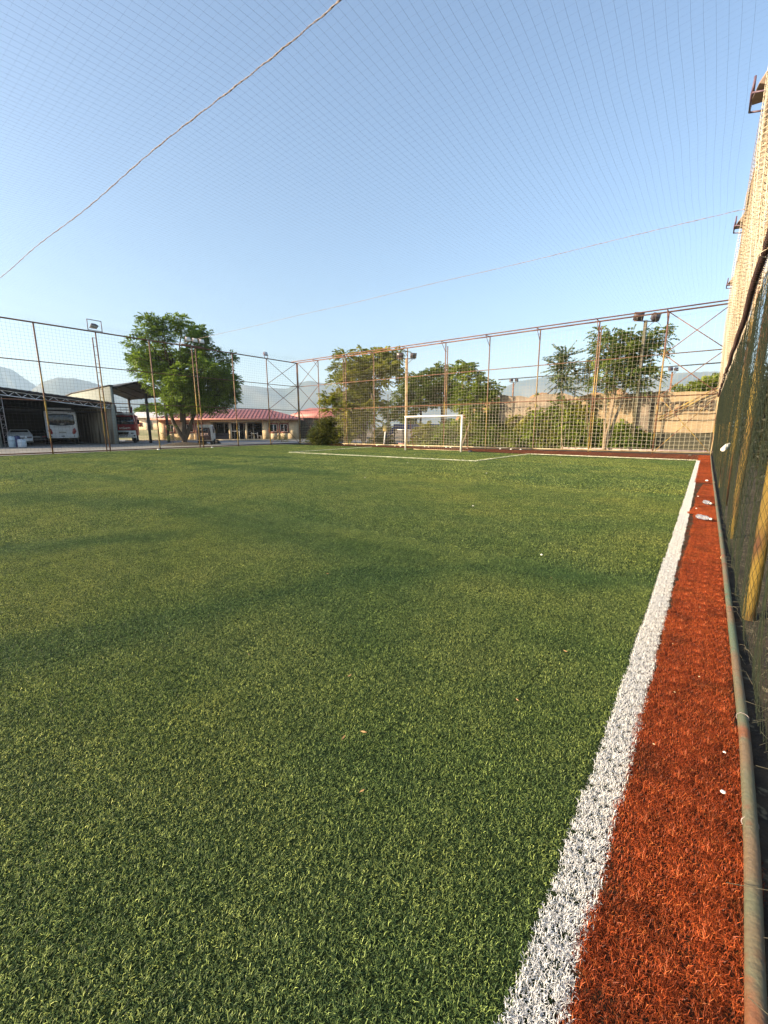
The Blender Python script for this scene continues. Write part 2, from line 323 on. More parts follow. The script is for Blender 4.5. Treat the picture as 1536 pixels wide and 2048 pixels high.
# turf fibre colour: patchy tone and darker bands follow world position
def turf_mat(name, dark, lite, isl, big=None, rough=.5, transl=.25, spec=.25, bands=None):
    m = bpy.data.materials.new(name); m.use_nodes = True; n = m.node_tree.nodes; l = m.node_tree.links; b = n['Principled BSDF']
    ge = n.new('ShaderNodeNewGeometry')
    def ramp(fac, stops):
        r = n.new('ShaderNodeValToRGB')
        while len(r.color_ramp.elements) < len(stops): r.color_ramp.elements.new(.5)
        for e, (p, c) in zip(r.color_ramp.elements, stops): e.position = p; e.color = (*c, 1)
        l.new(fac, r.inputs[0]); return r.outputs[0]
    def noise(scale, stretch=(1, 1, 1), rot=0, det=4, dist=0):
        mp = n.new('ShaderNodeMapping'); mp.inputs['Scale'].default_value = stretch; mp.inputs['Rotation'].default_value = (0, 0, rot)
        l.new(ge.outputs['Position'], mp.inputs[0]); t = n.new('ShaderNodeTexNoise'); t.inputs['Scale'].default_value = scale; t.inputs['Detail'].default_value = det
        t.inputs['Distortion'].default_value = dist; l.new(mp.outputs[0], t.inputs[0]); return t.outputs[0]
    def mul(a, b_):
        mx = n.new('ShaderNodeMix'); mx.data_type = 'RGBA'; mx.blend_type = 'MULTIPLY'; mx.inputs[0].default_value = 1; l.new(a, mx.inputs[6]); l.new(b_, mx.inputs[7]); return mx.outputs[2]
    cur = ramp(noise(1.1), [(.35, dark), (.65, lite)])
    cur = mul(cur, ramp(ge.outputs['Random Per Island'], isl))
    if big:
        cur = mul(cur, ramp(noise(.16, (1, 2.2, 1), R(12), 5, .6), big[0]))
        cur = mul(cur, ramp(noise(.55, (1, 1.6, 1), R(-20), 4), big[1]))
        cur = mul(cur, ramp(noise(4.5, (1, 1, 1), 0, 3), big[2]))
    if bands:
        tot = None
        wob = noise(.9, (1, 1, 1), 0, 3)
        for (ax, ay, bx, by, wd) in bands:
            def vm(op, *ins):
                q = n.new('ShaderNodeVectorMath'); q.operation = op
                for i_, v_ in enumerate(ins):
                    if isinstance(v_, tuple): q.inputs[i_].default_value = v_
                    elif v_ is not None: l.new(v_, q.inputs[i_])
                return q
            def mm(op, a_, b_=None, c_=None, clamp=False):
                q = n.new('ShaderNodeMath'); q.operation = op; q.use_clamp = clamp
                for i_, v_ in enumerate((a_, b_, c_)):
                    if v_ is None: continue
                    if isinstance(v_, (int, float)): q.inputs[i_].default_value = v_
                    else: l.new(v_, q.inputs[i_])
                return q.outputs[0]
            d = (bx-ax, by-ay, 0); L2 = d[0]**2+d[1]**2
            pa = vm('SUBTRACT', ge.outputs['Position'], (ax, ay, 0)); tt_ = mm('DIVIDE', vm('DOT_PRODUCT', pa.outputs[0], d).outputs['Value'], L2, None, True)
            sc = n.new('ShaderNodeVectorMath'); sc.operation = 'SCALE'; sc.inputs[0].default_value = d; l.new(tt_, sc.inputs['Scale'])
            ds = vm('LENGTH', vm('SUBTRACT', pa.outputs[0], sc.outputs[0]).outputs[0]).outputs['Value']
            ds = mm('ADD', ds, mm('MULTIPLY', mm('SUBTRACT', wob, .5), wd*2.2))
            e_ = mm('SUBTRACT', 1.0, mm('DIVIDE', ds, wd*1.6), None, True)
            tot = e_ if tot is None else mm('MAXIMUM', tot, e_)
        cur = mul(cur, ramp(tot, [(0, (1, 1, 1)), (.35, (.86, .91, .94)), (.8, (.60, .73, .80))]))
    l.new(cur, b.inputs['Base Color']); b.inputs['Roughness'].default_value = rough; b.inputs['Specular IOR Level'].default_value = spec
    if big and name.startswith('green'): pass
    tr = n.new('ShaderNodeBsdfTranslucent'); l.new(cur, tr.inputs[0]); ms = n.new('ShaderNodeMixShader'); ms.inputs[0].default_value = transl
    l.new(b.outputs[0], ms.inputs[1]); l.new(tr.outputs[0], ms.inputs[2]); l.new(ms.outputs[0], n['Material Output'].inputs[0])
    return m
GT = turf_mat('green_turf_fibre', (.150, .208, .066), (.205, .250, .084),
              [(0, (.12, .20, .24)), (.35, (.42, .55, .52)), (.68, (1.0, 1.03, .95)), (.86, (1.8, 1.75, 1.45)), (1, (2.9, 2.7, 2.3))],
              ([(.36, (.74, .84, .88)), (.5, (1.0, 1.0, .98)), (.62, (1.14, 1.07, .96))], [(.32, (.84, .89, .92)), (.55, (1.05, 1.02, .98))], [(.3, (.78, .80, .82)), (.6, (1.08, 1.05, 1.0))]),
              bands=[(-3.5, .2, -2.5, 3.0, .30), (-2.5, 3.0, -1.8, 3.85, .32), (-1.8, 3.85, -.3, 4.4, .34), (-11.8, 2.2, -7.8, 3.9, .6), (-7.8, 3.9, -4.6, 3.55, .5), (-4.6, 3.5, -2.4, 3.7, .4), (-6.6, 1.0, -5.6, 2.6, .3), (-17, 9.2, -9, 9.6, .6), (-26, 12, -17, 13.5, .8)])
WT = turf_mat('white_turf_fibre', (.74, .75, .76), (.82, .81, .78), [(0, (.6, .62, .68)), (.3, (.95, .95, .96)), (1, (1.05, 1.04, 1.0))], None, .5, .2)
RTM = turf_mat('red_turf_fibre', (.36, .064, .020), (.52, .10, .028), [(0, (.18, .20, .2)), (.4, (.7, .7, .7)), (.88, (1.3, 1.4, 1.3)), (1, (1.7, 2.8, 2.6))],
               ([(.3, (.8, .8, .8)), (.6, (1.05, 1.05, 1.05))], [(.3, (.8, .8, .8)), (.6, (1, 1, 1))], [(.34, (.62, .68, .7)), (.52, (1.0, 1.0, 1.0))]), .45, .2)

# white touch line: a little uneven, as laid
LC = [(-.6, -.165), (.7, -.172), (1.0, -.168), (2.0, -.158), (3.2, -.156), (4.3, -.158), (5.9, -.148), (10, -.152), (16, -.160), (22.45, -.170)]
def line_x(y): return float(np.interp(y, [p[0] for p in LC], [p[1] for p in LC]))
LW = .118
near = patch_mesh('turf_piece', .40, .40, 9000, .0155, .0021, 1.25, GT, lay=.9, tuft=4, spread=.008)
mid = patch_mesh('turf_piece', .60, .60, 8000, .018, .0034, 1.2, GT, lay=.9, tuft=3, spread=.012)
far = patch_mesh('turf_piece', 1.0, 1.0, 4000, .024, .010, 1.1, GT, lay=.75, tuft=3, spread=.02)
def grid(size, y0, y1, x0f, x1f, cond):
    P = []; A = []
    y = y0
    while y < y1:
        x = x1f(y)-size/2
        while x > x0f(y):
            if cond(x, y): P.append((x+rng.uniform(-.01, .01), y+size/2, 0.001)); A.append(rng.integers(0, 4)*math.pi/2)
            x -= size
        y += size
    return P, A
# left limit of what the lens could see, with a margin for a step aside
def xl(y): return max(XL, -(y+3.0)*3.0-3)
lx = lambda y: line_x(y)-LW/2-.008
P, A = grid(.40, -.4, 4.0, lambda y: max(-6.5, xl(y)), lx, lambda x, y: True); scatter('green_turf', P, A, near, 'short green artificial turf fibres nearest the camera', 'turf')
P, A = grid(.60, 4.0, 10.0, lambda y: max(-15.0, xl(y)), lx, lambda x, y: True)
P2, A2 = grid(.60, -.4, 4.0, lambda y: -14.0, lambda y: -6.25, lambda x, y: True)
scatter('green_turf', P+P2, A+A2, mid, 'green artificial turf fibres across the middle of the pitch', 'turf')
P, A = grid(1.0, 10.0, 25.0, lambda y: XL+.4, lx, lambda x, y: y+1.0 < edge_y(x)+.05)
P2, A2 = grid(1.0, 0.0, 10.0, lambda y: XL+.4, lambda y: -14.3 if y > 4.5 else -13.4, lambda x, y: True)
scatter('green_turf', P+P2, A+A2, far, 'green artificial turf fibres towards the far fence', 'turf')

wp = patch_mesh('white_turf_piece', LW, .25, 2000, .0175, .0021, 1.15, WT, spread=.006)
P = []; A = []; y = -.4
while y < 22.3: P.append((line_x(y+.125)+rng.uniform(-.005, .005), y+.125, .004)); A.append(math.pi*rng.integers(0, 2)); y += .25
scatter('touch_line', P, A, wp, 'broad white turf touch line beside the red strip', 'line')
# red strip; its left edge shrinks away from the line in places
rp = patch_mesh('red_turf_piece', .12, .16, 1700, .022, .0015, 1.2, RTM, spread=.007)
def red_l(y):
    return float(np.interp(y, [0, 2.2, 3.4, 4.2, 5.2, 6.2, 7.2, 8.0, 8.45, 8.5, 9.2, 10.5, 12.0, 13.0, 13.3, 13.4, 22.4],
                              [-.105, -.085, -.075, -.06, -.035, -.015, .0, .02, -.02, -.10, -.02, -.01, .03, .08, .10, -.09, -.09]))
P = []; A = []; y = -.4
while y < 26.75:
    l_, r_ = (red_l(y+.08) if y < 22.35 else -.2), .262; k = max(1, math.ceil((r_-l_)/.115)); st = (r_-l_)/k
    for i in range(k):
        if 12.95 < y < 13.25: continue
        P.append((l_+st*(i+.5)+rng.uniform(-.012, .012), y+.08, .006+.012*max(0, math.sin(y*9.0))*(1 if 8 < y < 12.5 else .1))); A.append(math.pi*rng.integers(0, 2))
    y += .155
scatter('red_turf', P, A, rp, 'rust red artificial turf strip along the side fence', 'turf')
RT2 = turf_mat('faded_red_turf_fibre', (.13, .045, .025), (.17, .06, .03), [(0, (.4, .4, .4)), (1, (1.2, 1.2, 1.2))], None, .6, .1)
rp2 = patch_mesh('red_turf_piece', 1.0, .5, 1500, .028, .010, .8, RT2, tuft=3, spread=.02)
P = []; A = []
x = XL+.5
while x < .3:
    y = edge_y(x)+.40
    while y < YF-.25: 
        P.append((x, y, .006)); A.append(0); y += .5
    x += 1.0
scatter('red_turf', P, A, rp2, 'rust red turf margin along the foot of the goal end fence', 'turf')
# painted lines on the goal area
PL = mat('line_fibre', (.52, .52, .40), (.36, .40, .26), .7, 5)
def gline(name, a, b, wd, label):
    a = Vector((*a, 0)); b = Vector((*b, 0)); d = (b-a); L = d.length; n = int(L/.02); g = G()
    t = rng.uniform(0, 1, n*5); off = rng.uniform(-wd/2, wd/2, n*5); dn = d.normalized(); pn = Vector((-dn.y, dn.x, 0))
    X = a.x+d.x*t+pn.x*off; Y = a.y+d.y*t+pn.y*off; Z = rng.uniform(.022, .040, len(t)); ang = rng.uniform(0, 6.28, len(t)); s_ = .016
    v0 = np.stack([X-s_*np.cos(ang), Y-s_*np.sin(ang), Z-.015], 1); v1 = np.stack([X+s_*np.cos(ang), Y+s_*np.sin(ang), Z-.015], 1)
    v2 = np.stack([X+s_*np.cos(ang)+.01, Y+s_*np.sin(ang), Z+.01], 1); v3 = np.stack([X-s_*np.cos(ang), Y-s_*np.sin(ang)+.01, Z+.01], 1)
    V = np.stack([v0, v1, v2, v3], 1).reshape(-1, 3); g.add(V, (np.arange(len(t))[:, None]*4+np.array([[0, 1, 2, 3]])))
    g.box(((a.x+b.x)/2, (a.y+b.y)/2, .018), (L, wd*.8, .02), math.atan2(d.y, d.x))
    tag(g.build(name, PL), kind='structure')
gline('penalty_area_line', (-19.6, 16.71), (-7.74, 16.71), .065, '')
gline('penalty_area_line', (-7.74, 16.71), (-7.5, 22.9), .065, '')
gline('penalty_area_line', (-19.6, 16.71), (-19.9, 24.9), .065, '')
gline('goal_line', (-7.45, 22.93), (-.2, 22.33), .04, '')

# ------------------------------------------------------------------ fences
def net(g, fn, ss, ts, r, rs, rt):
    """threads at constant s (sampled rt times over t) and at constant t (sampled rs times over s)"""
    tt = np.linspace(ts[0], ts[-1], rt); s2 = np.linspace(ss[0], ss[-1], rs)
    for s_ in ss: g.tube(fn(np.full(rt, s_), tt), r, 3, False)
    for t_ in ts: g.tube(fn(s2, np.full(rs, t_)), r, 3, False)
def brace_x(g, a, b, z0, z1, r=.022):
    g.bar((a[0], a[1], z0), (b[0], b[1], z1), r, 5); g.bar((a[0], a[1], z1), (b[0], b[1], z0), r, 5)

# left fence
lf = thing('tall_fence', 'tall net fence with rusty yellow posts in front of the garage', 'fence', (XL, 12, 0))
O = np.array([XL, 12, 0.])
posts_y = [-1.1, 2.0, 5.1, 8.19, 11.2, 14.31, 17.4, 20.54, 23.77, 27.09]
for y in posts_y:
    g = G()
    if y == 11.2:
        g.bar((0, y-12, 0), (0, y-12, HF), .038, 8); g.bar((0, y-12-.2, 0), (0, y-12-.2, HF-.35), .034, 8)
        for k in range(14): g.bar((0, y-12.2, .3+k*.5), (0, y-12, .3+k*.5), .012, 4)
    elif y == 17.4:
        for dy in (-.14, .14): g.box((0, y-12+dy, HF/2-.03), (.05, .06, HF-.06))
        for k in range(16): g.box((0, y-12, .35+k*.45), (.03, .28, .04))
    else: g.bar((0, y-12, 0), (0, y-12, HF), .042, 8)
    g.build('post', YEL, lf)
for z, r_ in ((HF, .04), (5.1, .026), (3.0, .026), (.07, .04)):
    g = G(); g.bar((.005, -14.1, z), (.005, 15.09, z), r_, 6); g.build('rail', RUST, lf)
for z0, z1 in ((0.05, 3.0), (3.0, 5.1), (5.1, HF)):
    g = G(); brace_x(g, (-.03, 11.77), (-.03, 15.09), z0, z1); g.build('brace', RUST, lf)
g = G(); f_ = lambda s, t: np.stack([.05+.03*np.sin(s*.9)*np.sin(t*.5), s, t*1.0], 1)
net(g, f_, np.arange(-14, 15.0, .18), np.arange(.08, HF, .18), .0034, 60, 10); g.build('netting', NETD, lf)

# goal end fence
gf = thing('tall_fence', 'tall net fence with yellow posts and double top rail behind the goal', 'fence', (0, YF, 0))
posts_x = [-27.47, -24.55, -24.3, -21.35, -18.2, -15.04, -11.84, -8.66, -5.44, -2.25, .27, XL+.12]
for x in posts_x:
    g = G(); thin = x in (-24.55,)
    g.bar((x, 0, 0), (x, 0, HF), .03 if thin else .04, 8)
    if x in (-15.04, -5.44):
        dx = .14 if x < -10 else .11
        g.bar((x+dx, 0.02, 0 if x > -10 else 1.8), (x+dx, .02, HF-.25), .034, 8)
        for k in range(9): g.bar((x, .02, 3.2+k*.42), (x+dx, .02, 3.2+k*.42), .012, 4)
    g.build('post', YEL, gf)
    if x > -28 and not thin:
        g = G(); g.bar((x, 0, HF-.02), (x-.03, -.62, HF+.0), .018, 5); g.bar((x, 0, HF-.62), (x-.03, -.60, HF-.02), .018, 5); g.build('bracket', RUST, gf)
for z, y_, r_ in ((HF, 0, .04), (HF+.02, -.62, .034), (5.1, 0, .028), (3.0, 0, .028)):
    g = G(); g.bar((XL, y_, z), (.3, y_, z), r_, 6); g.build('rail', RUST, gf)
g = G(); g.bar((XL, -.05, .12), (.3, -.05, .12), .045, 6); g.build('rail', CREAMP, gf)
for xa, xb in ((XL+.1, -27.47), (-2.25, .27)):
    for z0, z1 in ((0.05, 3.0), (3.0, 5.1), (5.1, HF)):
        g = G(); brace_x(g, (xa, .03), (xb, .03), z0, z1); g.build('brace', YEL if z1 < 4 and xb > 0 else RUST, gf)
g = G(); f_ = lambda s, t: np.stack([s, -.05+.04*np.sin(s*1.1)*np.sin(t*.5), t-.05*np.abs(np.sin(s*.98))], 1)
net(g, f_, np.arange(XL+.1, .25, .21), np.arange(.12, HF, .20), .0034, 150, 10); net(g, lambda s, t: f_(s, t)+np.array([0, -.03, 0]), np.arange(XL+.12, .25, .21), np.arange(.14, 3.1, .20), .0040, 150, 5); g.build('netting', NETW, gf)

# right fence
rf = thing('tall_fence', 'tall side fence with bunched golden net above a dark green net', 'fence', (.35, 10, 0))
posts_ry = [-2.0, 1.05, 3.96, 6.89, 9.8, 12.7, 15.6, 18.5, 21.4, 24.2, 26.95]
for y in posts_ry:
    g = G(); g.bar((.05, y-10, -.02), (.05, y-10, HF), .042, 10); g.build('post', YEL, rf)
g = G(); yy = np.linspace(-12, 17.0, 120)
sag = lambda y: -.10*np.abs(np.sin(math.pi*(y+10-1.05)/5.8))
g.tube(np.stack([np.full(120, -.10)+sag(yy)*.9, yy, HF+0*yy], 1), .03, 6); g.build('rail', RUST, rf)
def fold(y, z, amp, ph):
    return amp*(np.sin(y*7.3+ph+.5*np.sin(z*.9))+.6*np.sin(y*13.1+1.7*ph+.4*z)+.5*np.sin(y*3.1+ph*2))
def up_(s, t):
    a = .055+.05*np.sin(math.pi*(t-2.9)/4.3)
    return np.stack([-.085+.8*sag(s)*(t-2.9)/4.2+.02+fold(s, t, a, .7), s, t], 1)
g = G(); net(g, up_, np.arange(-11, 16.9, .06), np.arange(2.92, HF, .06), .0027, 700, 14); g.build('netting', NETT, rf)
def diag(g, fn, s0, s1, t0, t1, st, r):
    L = t1-t0; n = max(4, int(L/.14))
    for s_ in np.arange(s0-L*.55, s1, st):
        t = np.linspace(t0, t1, n); ss = s_+(t-t0)*.55; k = (ss > s0) & (ss < s1)
        if k.sum() > 2: g.tube(fn(ss[k], t[k]), r, 3, False)
        ss = s_+(t1-t)*.55; k = (ss > s0) & (ss < s1)
        if k.sum() > 2: g.tube(fn(ss[k], t[k]), r, 3, False)
def lo_(s, t):
    b = np.sin(math.pi*np.clip(t/2.9, 0, 1))
    return np.stack([.0-.06*t/2.9-.02*b+fold(s, t, .006+.030*b, 2.1), s, t], 1)
def lo2(s, t):
    return np.stack([.02-.05*t/2.9+fold(s, t, .012+.03*t/2.9, 4.0), s, t], 1)
g = G(); diag(g, lo_, -10.5, 16.9, .05, 2.90, .058, .0011); diag(g, lo2, -10.5, 16.9, 1.5, 2.90, .085, .0012); g.build('lower_netting', NETG, rf)
g = G(); yy = np.linspace(-10.5, 16.9, 400); zr = 2.93+.03*np.sin(yy*1.1)-.04*np.cos(yy*.37)
xr = -.120+.006*np.sin(yy*2.3)
g.tube(np.stack([xr, yy, zr], 1), .028, 8)
for k in range(0, 1400):
    y = -10.5+k*.0195; 
    if y > 16.8: break
    z = 2.93+.03*math.sin(y*1.1)-.04*math.cos(y*.37); x = float(np.interp(y, yy, xr)); a = np.linspace(0, 5.2, 6)
    if k % 3 == 0: g.tube(np.stack([x+.036*np.cos(a), y+.01*a/5, z+.036*np.sin(a)], 1), .004, 3, False)
g.build('lacing_rope', LACE, rf)
# the pale rope at the corner edge
g = G(); zz = np.linspace(.05, HF, 30); g.tube(np.stack([-.10+.03*np.sin(zz*1.3), 16.92+0*zz, zz], 1), .02, 5); g.build('edge_rope', CREAMP, rf)

# pipe lying along the red strip
pp = thing('ground_pipe', 'long green rusty pipe lying beside the red turf strip', 'pipe', (.29, 10, 0))
PC = [(-1, .235), (.9, .238), (1.15, .25), (1.6, .272), (2.25, .29), (3.3, .292), (4.4, .291), (6.9, .289), (12, .278), (16.8, .265), (22.7, .262), (26.9, .262)]
g = G(); yy = np.linspace(-1, 26.9, 160); xx = np.interp(yy, [p[0] for p in PC], [p[1] for p in PC])
g.tube(np.stack([xx-.29, yy-10, .040+.006*np.sin(yy*1.3)], 1), .0215, 14); g.build('pipe', GREENP, pp, smooth=True)
for y in (5.6, 13.3, 2.45, 1.75):
    x = float(np.interp(y, yy, xx)); a = np.linspace(0, 2*math.pi, 14); g = G()
    g.tube(np.stack([x-.29+.0235*np.cos(a), y-10+.006*np.sin(a*.5), .040+.0235*np.sin(a)], 1), .0035 if y > 5 else .0016, 5, False); g.build('tie', CREAMP if y > 5 else ROPE, pp)

# overhead net and its ropes
on = thing('overhead_net', 'thin grey net stretched flat over the whole pitch', 'net', (-15, 10, HF))
g = G(); f_ = lambda s, t: np.stack([s+.014*np.sin(t*1.1+s*.9)+.005*np.sin(t*3.3+s*2), t, -.20*np.abs(np.sin(math.pi*(t+10-5.2)/10.8))*np.minimum(1, (s+15.2)/3+.05)*np.minimum(1, (15.1-s)/2+.02)+.015*np.sin(s*2.3+t)], 1)
ss = np.arange(-15.1, 15.0, .14); ts = np.arange(-10, 17, .14)
for s_ in ss: g.tube(f_(np.full(60, s_), np.linspace(-12, 17.0, 60)), .0011, 3, False)
for t_ in ts: g.tube(f_(np.linspace(-15.1, 15.0, 30), np.full(30, t_)), .0004, 3, False)
g.build('netting', NETD, on)
def twisted(y, label, r, z0, sagv, pitch):
    n = 900; x = np.linspace(XL, .25, n); t = (x-XL)/(.25-XL); z = z0-sagv*4*t*(1-t); g = G()
    yw = y+.03*np.sin(x*.8)+.006*np.sin(x*11)
    for k in range(2):
        a = x*2*math.pi/pitch+k*math.pi
        g.tube(np.stack([x, yw+r*.65*np.cos(a), z+r*.65*np.sin(a)], 1), r*(.62+.18*np.sin(x*5.1+k)), 5)
    tag(g.build('rope', ROPE), label, 'rope')
twisted(5.22, 'near thick twisted rope crossing under the overhead net', .0100, HF-.02, .04, .30)
twisted(15.95, 'far twisted rope crossing under the overhead net', .0085, HF-.02, .04, .35)

# ------------------------------------------------------------------ floodlights
LENS = mat('floodlight_glass', (.55, .58, .60), (.42, .45, .48), .2, 8)
HOUS = mat('grey_housing', (.10, .09, .10), (.07, .06, .07), .5, 10)
HOUP = mat('purple_grey_steel', (.16, .09, .11), (.11, .07, .10), .5, 10)
def lamp_head(root, loc, rz, tilt, sz=.34, m=HOUS, lm=LENS):
    rot = Matrix.Rotation(rz, 3, 'Z') @ Matrix.Rotation(tilt, 3, 'X')
    g = G(); c = Vector(loc)
    # tapered housing, glass at local -Y
    a, b, d = sz/2, sz*.38, sz*.28
    v = [(-a, -d/2, -b), (a, -d/2, -b), (a, -d/2, b), (-a, -d/2, b), (-a*.6, d, -b*.6), (a*.6, d, -b*.6), (a*.6, d, b*.6), (-a*.6, d, b*.6)]
    g.add([c+rot @ Vector(p) for p in v], [[0, 3, 2, 1], [4, 5, 6, 7], [0, 1, 5, 4], [2, 3, 7, 6], [1, 2, 6, 5], [0, 4, 7, 3]])
    o = g.build('lamp_housing', m, root, bevel=.01)
    g = G(); g.box(c+rot @ Vector((0, -d/2-.004, 0)), (sz*.9, .008, sz*.66), rot=[list(r) for r in rot]); g.build('lens', lm, o)
def framed_lamp(name, label, loc, rz, group=None, heads=1, wide=.62, high=.5, tilt=R(-35)):
    t = thing(name, label, 'floodlight', loc, rz, group); g = G()
    for x in (-wide/2, wide/2): g.box((x, 0, high/2), (.035, .035, high))
    g.box((0, 0, high), (wide+.035, .035, .035)); g.box((0, 0, .03), (wide+.035, .03, .03)); g.build('frame', HOUP, t)
    for k in range(heads):
        lamp_head(t, ((k-(heads-1)/2)*.42-.05, .0, high*.45), R(8), tilt, .42 if heads == 1 else .36)
    return t
# on the left fence, turned to the pitch (+X)
framed_lamp('floodlight', 'single floodlight in an open frame above the garage end of the left fence', (XL, 11.2, HF+.04), R(90), wide=.75, high=.62, tilt=R(60))
t = thing('floodlight_row', 'row of three floodlights on the ladder post before the big tree', 'floodlight', (XL, 17.4, HF+.04), R(90))
g = G(); g.box((0, 0, .05), (1.75, .05, .05)); g.box((0, .22, .05), (1.6, .04, .04)); g.build('frame', RUST, t)
for k in range(3): lamp_head(t, (-.42+k*.52, -.05, .42), R(0), R(-14), .40, HOUP, WHITEP)
t = thing('floodlight', 'small floodlight above the cross braced bay of the left fence', 'floodlight', (XL, 23.77, HF+.04), R(90))
g = G(); g.box((-.16, 0, .15), (.03, .03, .3)); g.box((.16, 0, .15), (.03, .03, .3)); g.box((0, 0, .3), (.35, .03, .03)); g.build('frame', HOUP, t); lamp_head(t, (-.08, -.05, .30), R(8), R(-18), .42, HOUP)
# on the right fence, leaning in over the pitch
for y, lb in ((11.25, 'nearest floodlight frame leaning out from the golden side net'), (17.55, 'middle floodlight frame leaning out from the golden side net'), (24.1, 'farthest small floodlight frame on the golden side net')):
    t = thing('floodlight', lb, 'floodlight', (.22, y, HF), 0, 'floodlights along the right fence'); g = G()
    for dy in (-.3, .3): g.bar((0, dy, 0), (-.28, dy, .06), .016, 6)
    g.bar((-.28, -.3, .06), (-.28, .3, .06), .018, 6); 
    for dy in (-.3, .3): g.bar((-.28, dy, .06), (-.26, dy, .30), .016, 6)
    g.bar((-.26, -.3, .30), (-.26, .3, .30), .018, 6); g.build('frame', HOUP, t)
    lamp_head(t, (-.06, -.02, .30), R(-80), R(-30), .62, mat('beige_housing', (.34, .25, .18), (.28, .2, .15), .6, 10), mat('pinkish_lens', (.40, .28, .22), (.36, .26, .2), .3, 10))
# masts
DARKLENS = mat('dark_lamp_glass', (.05, .04, .05), (.10, .08, .09), .3, 8)
def mast(label, u, depth, top, r, armw, heads, m=YEL, rz=None, sz=.45, tilt=R(-20), group=None, heads_dark=True):
    p = at(u, depth); t = thing('floodlight_mast', label, 'floodlight', p, (YAW+R(8)) if rz is None else rz, group)
    g = G(); g.tube([(0, 0, 0), (0, 0, top)], [r*1.25, r], 10); g.build('pole', m, t)
    g = G(); g.box((0, 0, top-.03), (armw, .06, .05)); g.bar((0, 0, top-.5), (armw*.35, 0, top-.05), .018, 5); g.build('crossarm', RUST, t)
    for k in range(heads): lamp_head(t, ((k-(heads-1)/2)*armw*.75, -.05, top+.22), R(10)*(1 if k else -1), tilt, sz, HOUS if heads_dark else HOUP, DARKLENS if heads_dark else LENS)
    return t
mast('tall pole with two dark floodlights left of the goal among trees', 812, 35.0, 6.9, .095, 1.4, 2, mat('tan_pole_paint', (.34, .25, .14), (.26, .19, .11), .6, 3), sz=.55, tilt=R(18))
mast('dark pole with two floodlights rising out of the pinnate tree on the right', 1268, 26.2, 7.6, .10, 1.5, 2, mat('dim_green_pole', (.07, .075, .05), (.10, .08, .05), .6, 3), sz=.6, tilt=R(18))
mast('slim far mast with two small lamps against the mountain', 1022, 55, 7.1, .09, .95, 2, RUST, sz=.5, tilt=R(-8))
mast('slim far mast with two small lamps beside the corner bay', 1331, 44, 6.95, .08, .9, 2, RUST, sz=.5, tilt=R(-8))

# ------------------------------------------------------------------ goal
gl = thing('football_goal', 'white football goal with a loose net before the far fence', 'goal', (-13.42, 22.73, 0))
W2, HG = 1.965, 2.15
for x in (-W2, W2):
    g = G(); g.tube([(x, 0, 0), (x, 0, HG-.045)], .05, 12); g.build('post', WHITEP, gl, smooth=True)
g = G(); g.tube([(-W2-.05, 0, HG-.045), (W2+.05, 0, HG-.045)], .05, 12); g.build('crossbar', WHITEP, gl, smooth=True)
for x in (-W2, W2):
    g = G(); g.tube([(x, .05, HG-.06), (x, .45, HG-.1), (x, .95, .1), (x, .95, .04), (x, .05, .04)], .016, 6); g.build('net_stay', RUST, gl)
g = G(); g.bar((-W2, .95, .04), (W2, .95, .04), .02, 6); g.build('net_stay', CREAMP, gl)
def gn(s, t):   # t 0 top front -> 1 ground back
    y = .05+.42*np.minimum(1, t*4)+.5*np.maximum(0, (t-.25)/.75)+.10*np.sin(s*2.2+1)*np.sin(math.pi*t)
    z = (HG-.08)-.06*np.minimum(1, t*4)-(HG-.18)*np.maximum(0, (t-.25)/.75)-.10*np.abs(np.sin(s*1.7))*np.sin(math.pi*t)
    x = s+.12*np.sin(math.pi*t)*np.sin(s*3.0)
    return np.stack([x, y, z], 1)
g = G(); net(g, gn, np.arange(-W2, W2+.01, .14), np.linspace(0, 1, 18), .0030, 60, 26); g.build('goal_net', NETW, gl)

# ------------------------------------------------------------------ trees
def frond(g, p, d, L, n, lw, ll, droop):
    """pinnate leaf: n pairs of leaflets along a drooping rachis"""
    d = d/np.linalg.norm(d); side = np.cross(d, [0, 0, 1.]); sn = np.linalg.norm(side); side = side/sn if sn > .05 else np.array([1., 0, 0])
    V = []; k = 0
    for i in range(n):
        f = (i+.6)/n; c = p+d*L*f+np.array([0, 0, -droop*L*f*f]); s_ = ll*(1-.45*abs(f-.4))*rng.uniform(.8, 1.15)
        for sg in (-1, 1):
            tip = c+side*sg*s_+d*s_*.45+np.array([0, 0, -s_*rng.uniform(.15, .55)])
            mid_ = (c+tip)/2; w_ = d*lw*.5+np.array([0, 0, rng.uniform(-.3, .3)*lw])
            V += [c, mid_-w_, tip, mid_+w_]; k += 1
    g.add(V, np.arange(k)[:, None]*4+np.array([[0, 1, 2, 3]]))
DENS = 3.4
def branch(g, a, b, r0, r1, wob=.12, n=7):
    a = np.array(a, float); b = np.array(b, float); t = np.linspace(0, 1, n)[:, None]; L = np.linalg.norm(b-a)
    off = np.cumsum(rng.normal(0, wob*L/n, (n, 3)), 0)*np.sin(math.pi*t)
    up_c = np.array([0, 0, .12*L])*np.sin(math.pi*t)*(-1 if b[2] > a[2] else 1)*.5
    P = a*(1-t)+b*t+off+up_c; g.tube(P, np.linspace(r0, r1, n), 7, False); return P
def leaf_clump(g, c, rad, n, L, nl, lw, ll, droop, up=.35):
    for _ in range(n):
        v = rng.normal(size=3); v /= np.linalg.norm(v); v[2] = v[2]*.8+up*.3
        rr = rng.uniform(.25, 1.0)**.6; p = np.array(c)+v*np.array(rad)*rr
        d = v*np.array([1, 1, .45])+rng.normal(0, .35, 3); frond(g, p, d, L*rng.uniform(.7, 1.2), nl, lw, ll, droop)
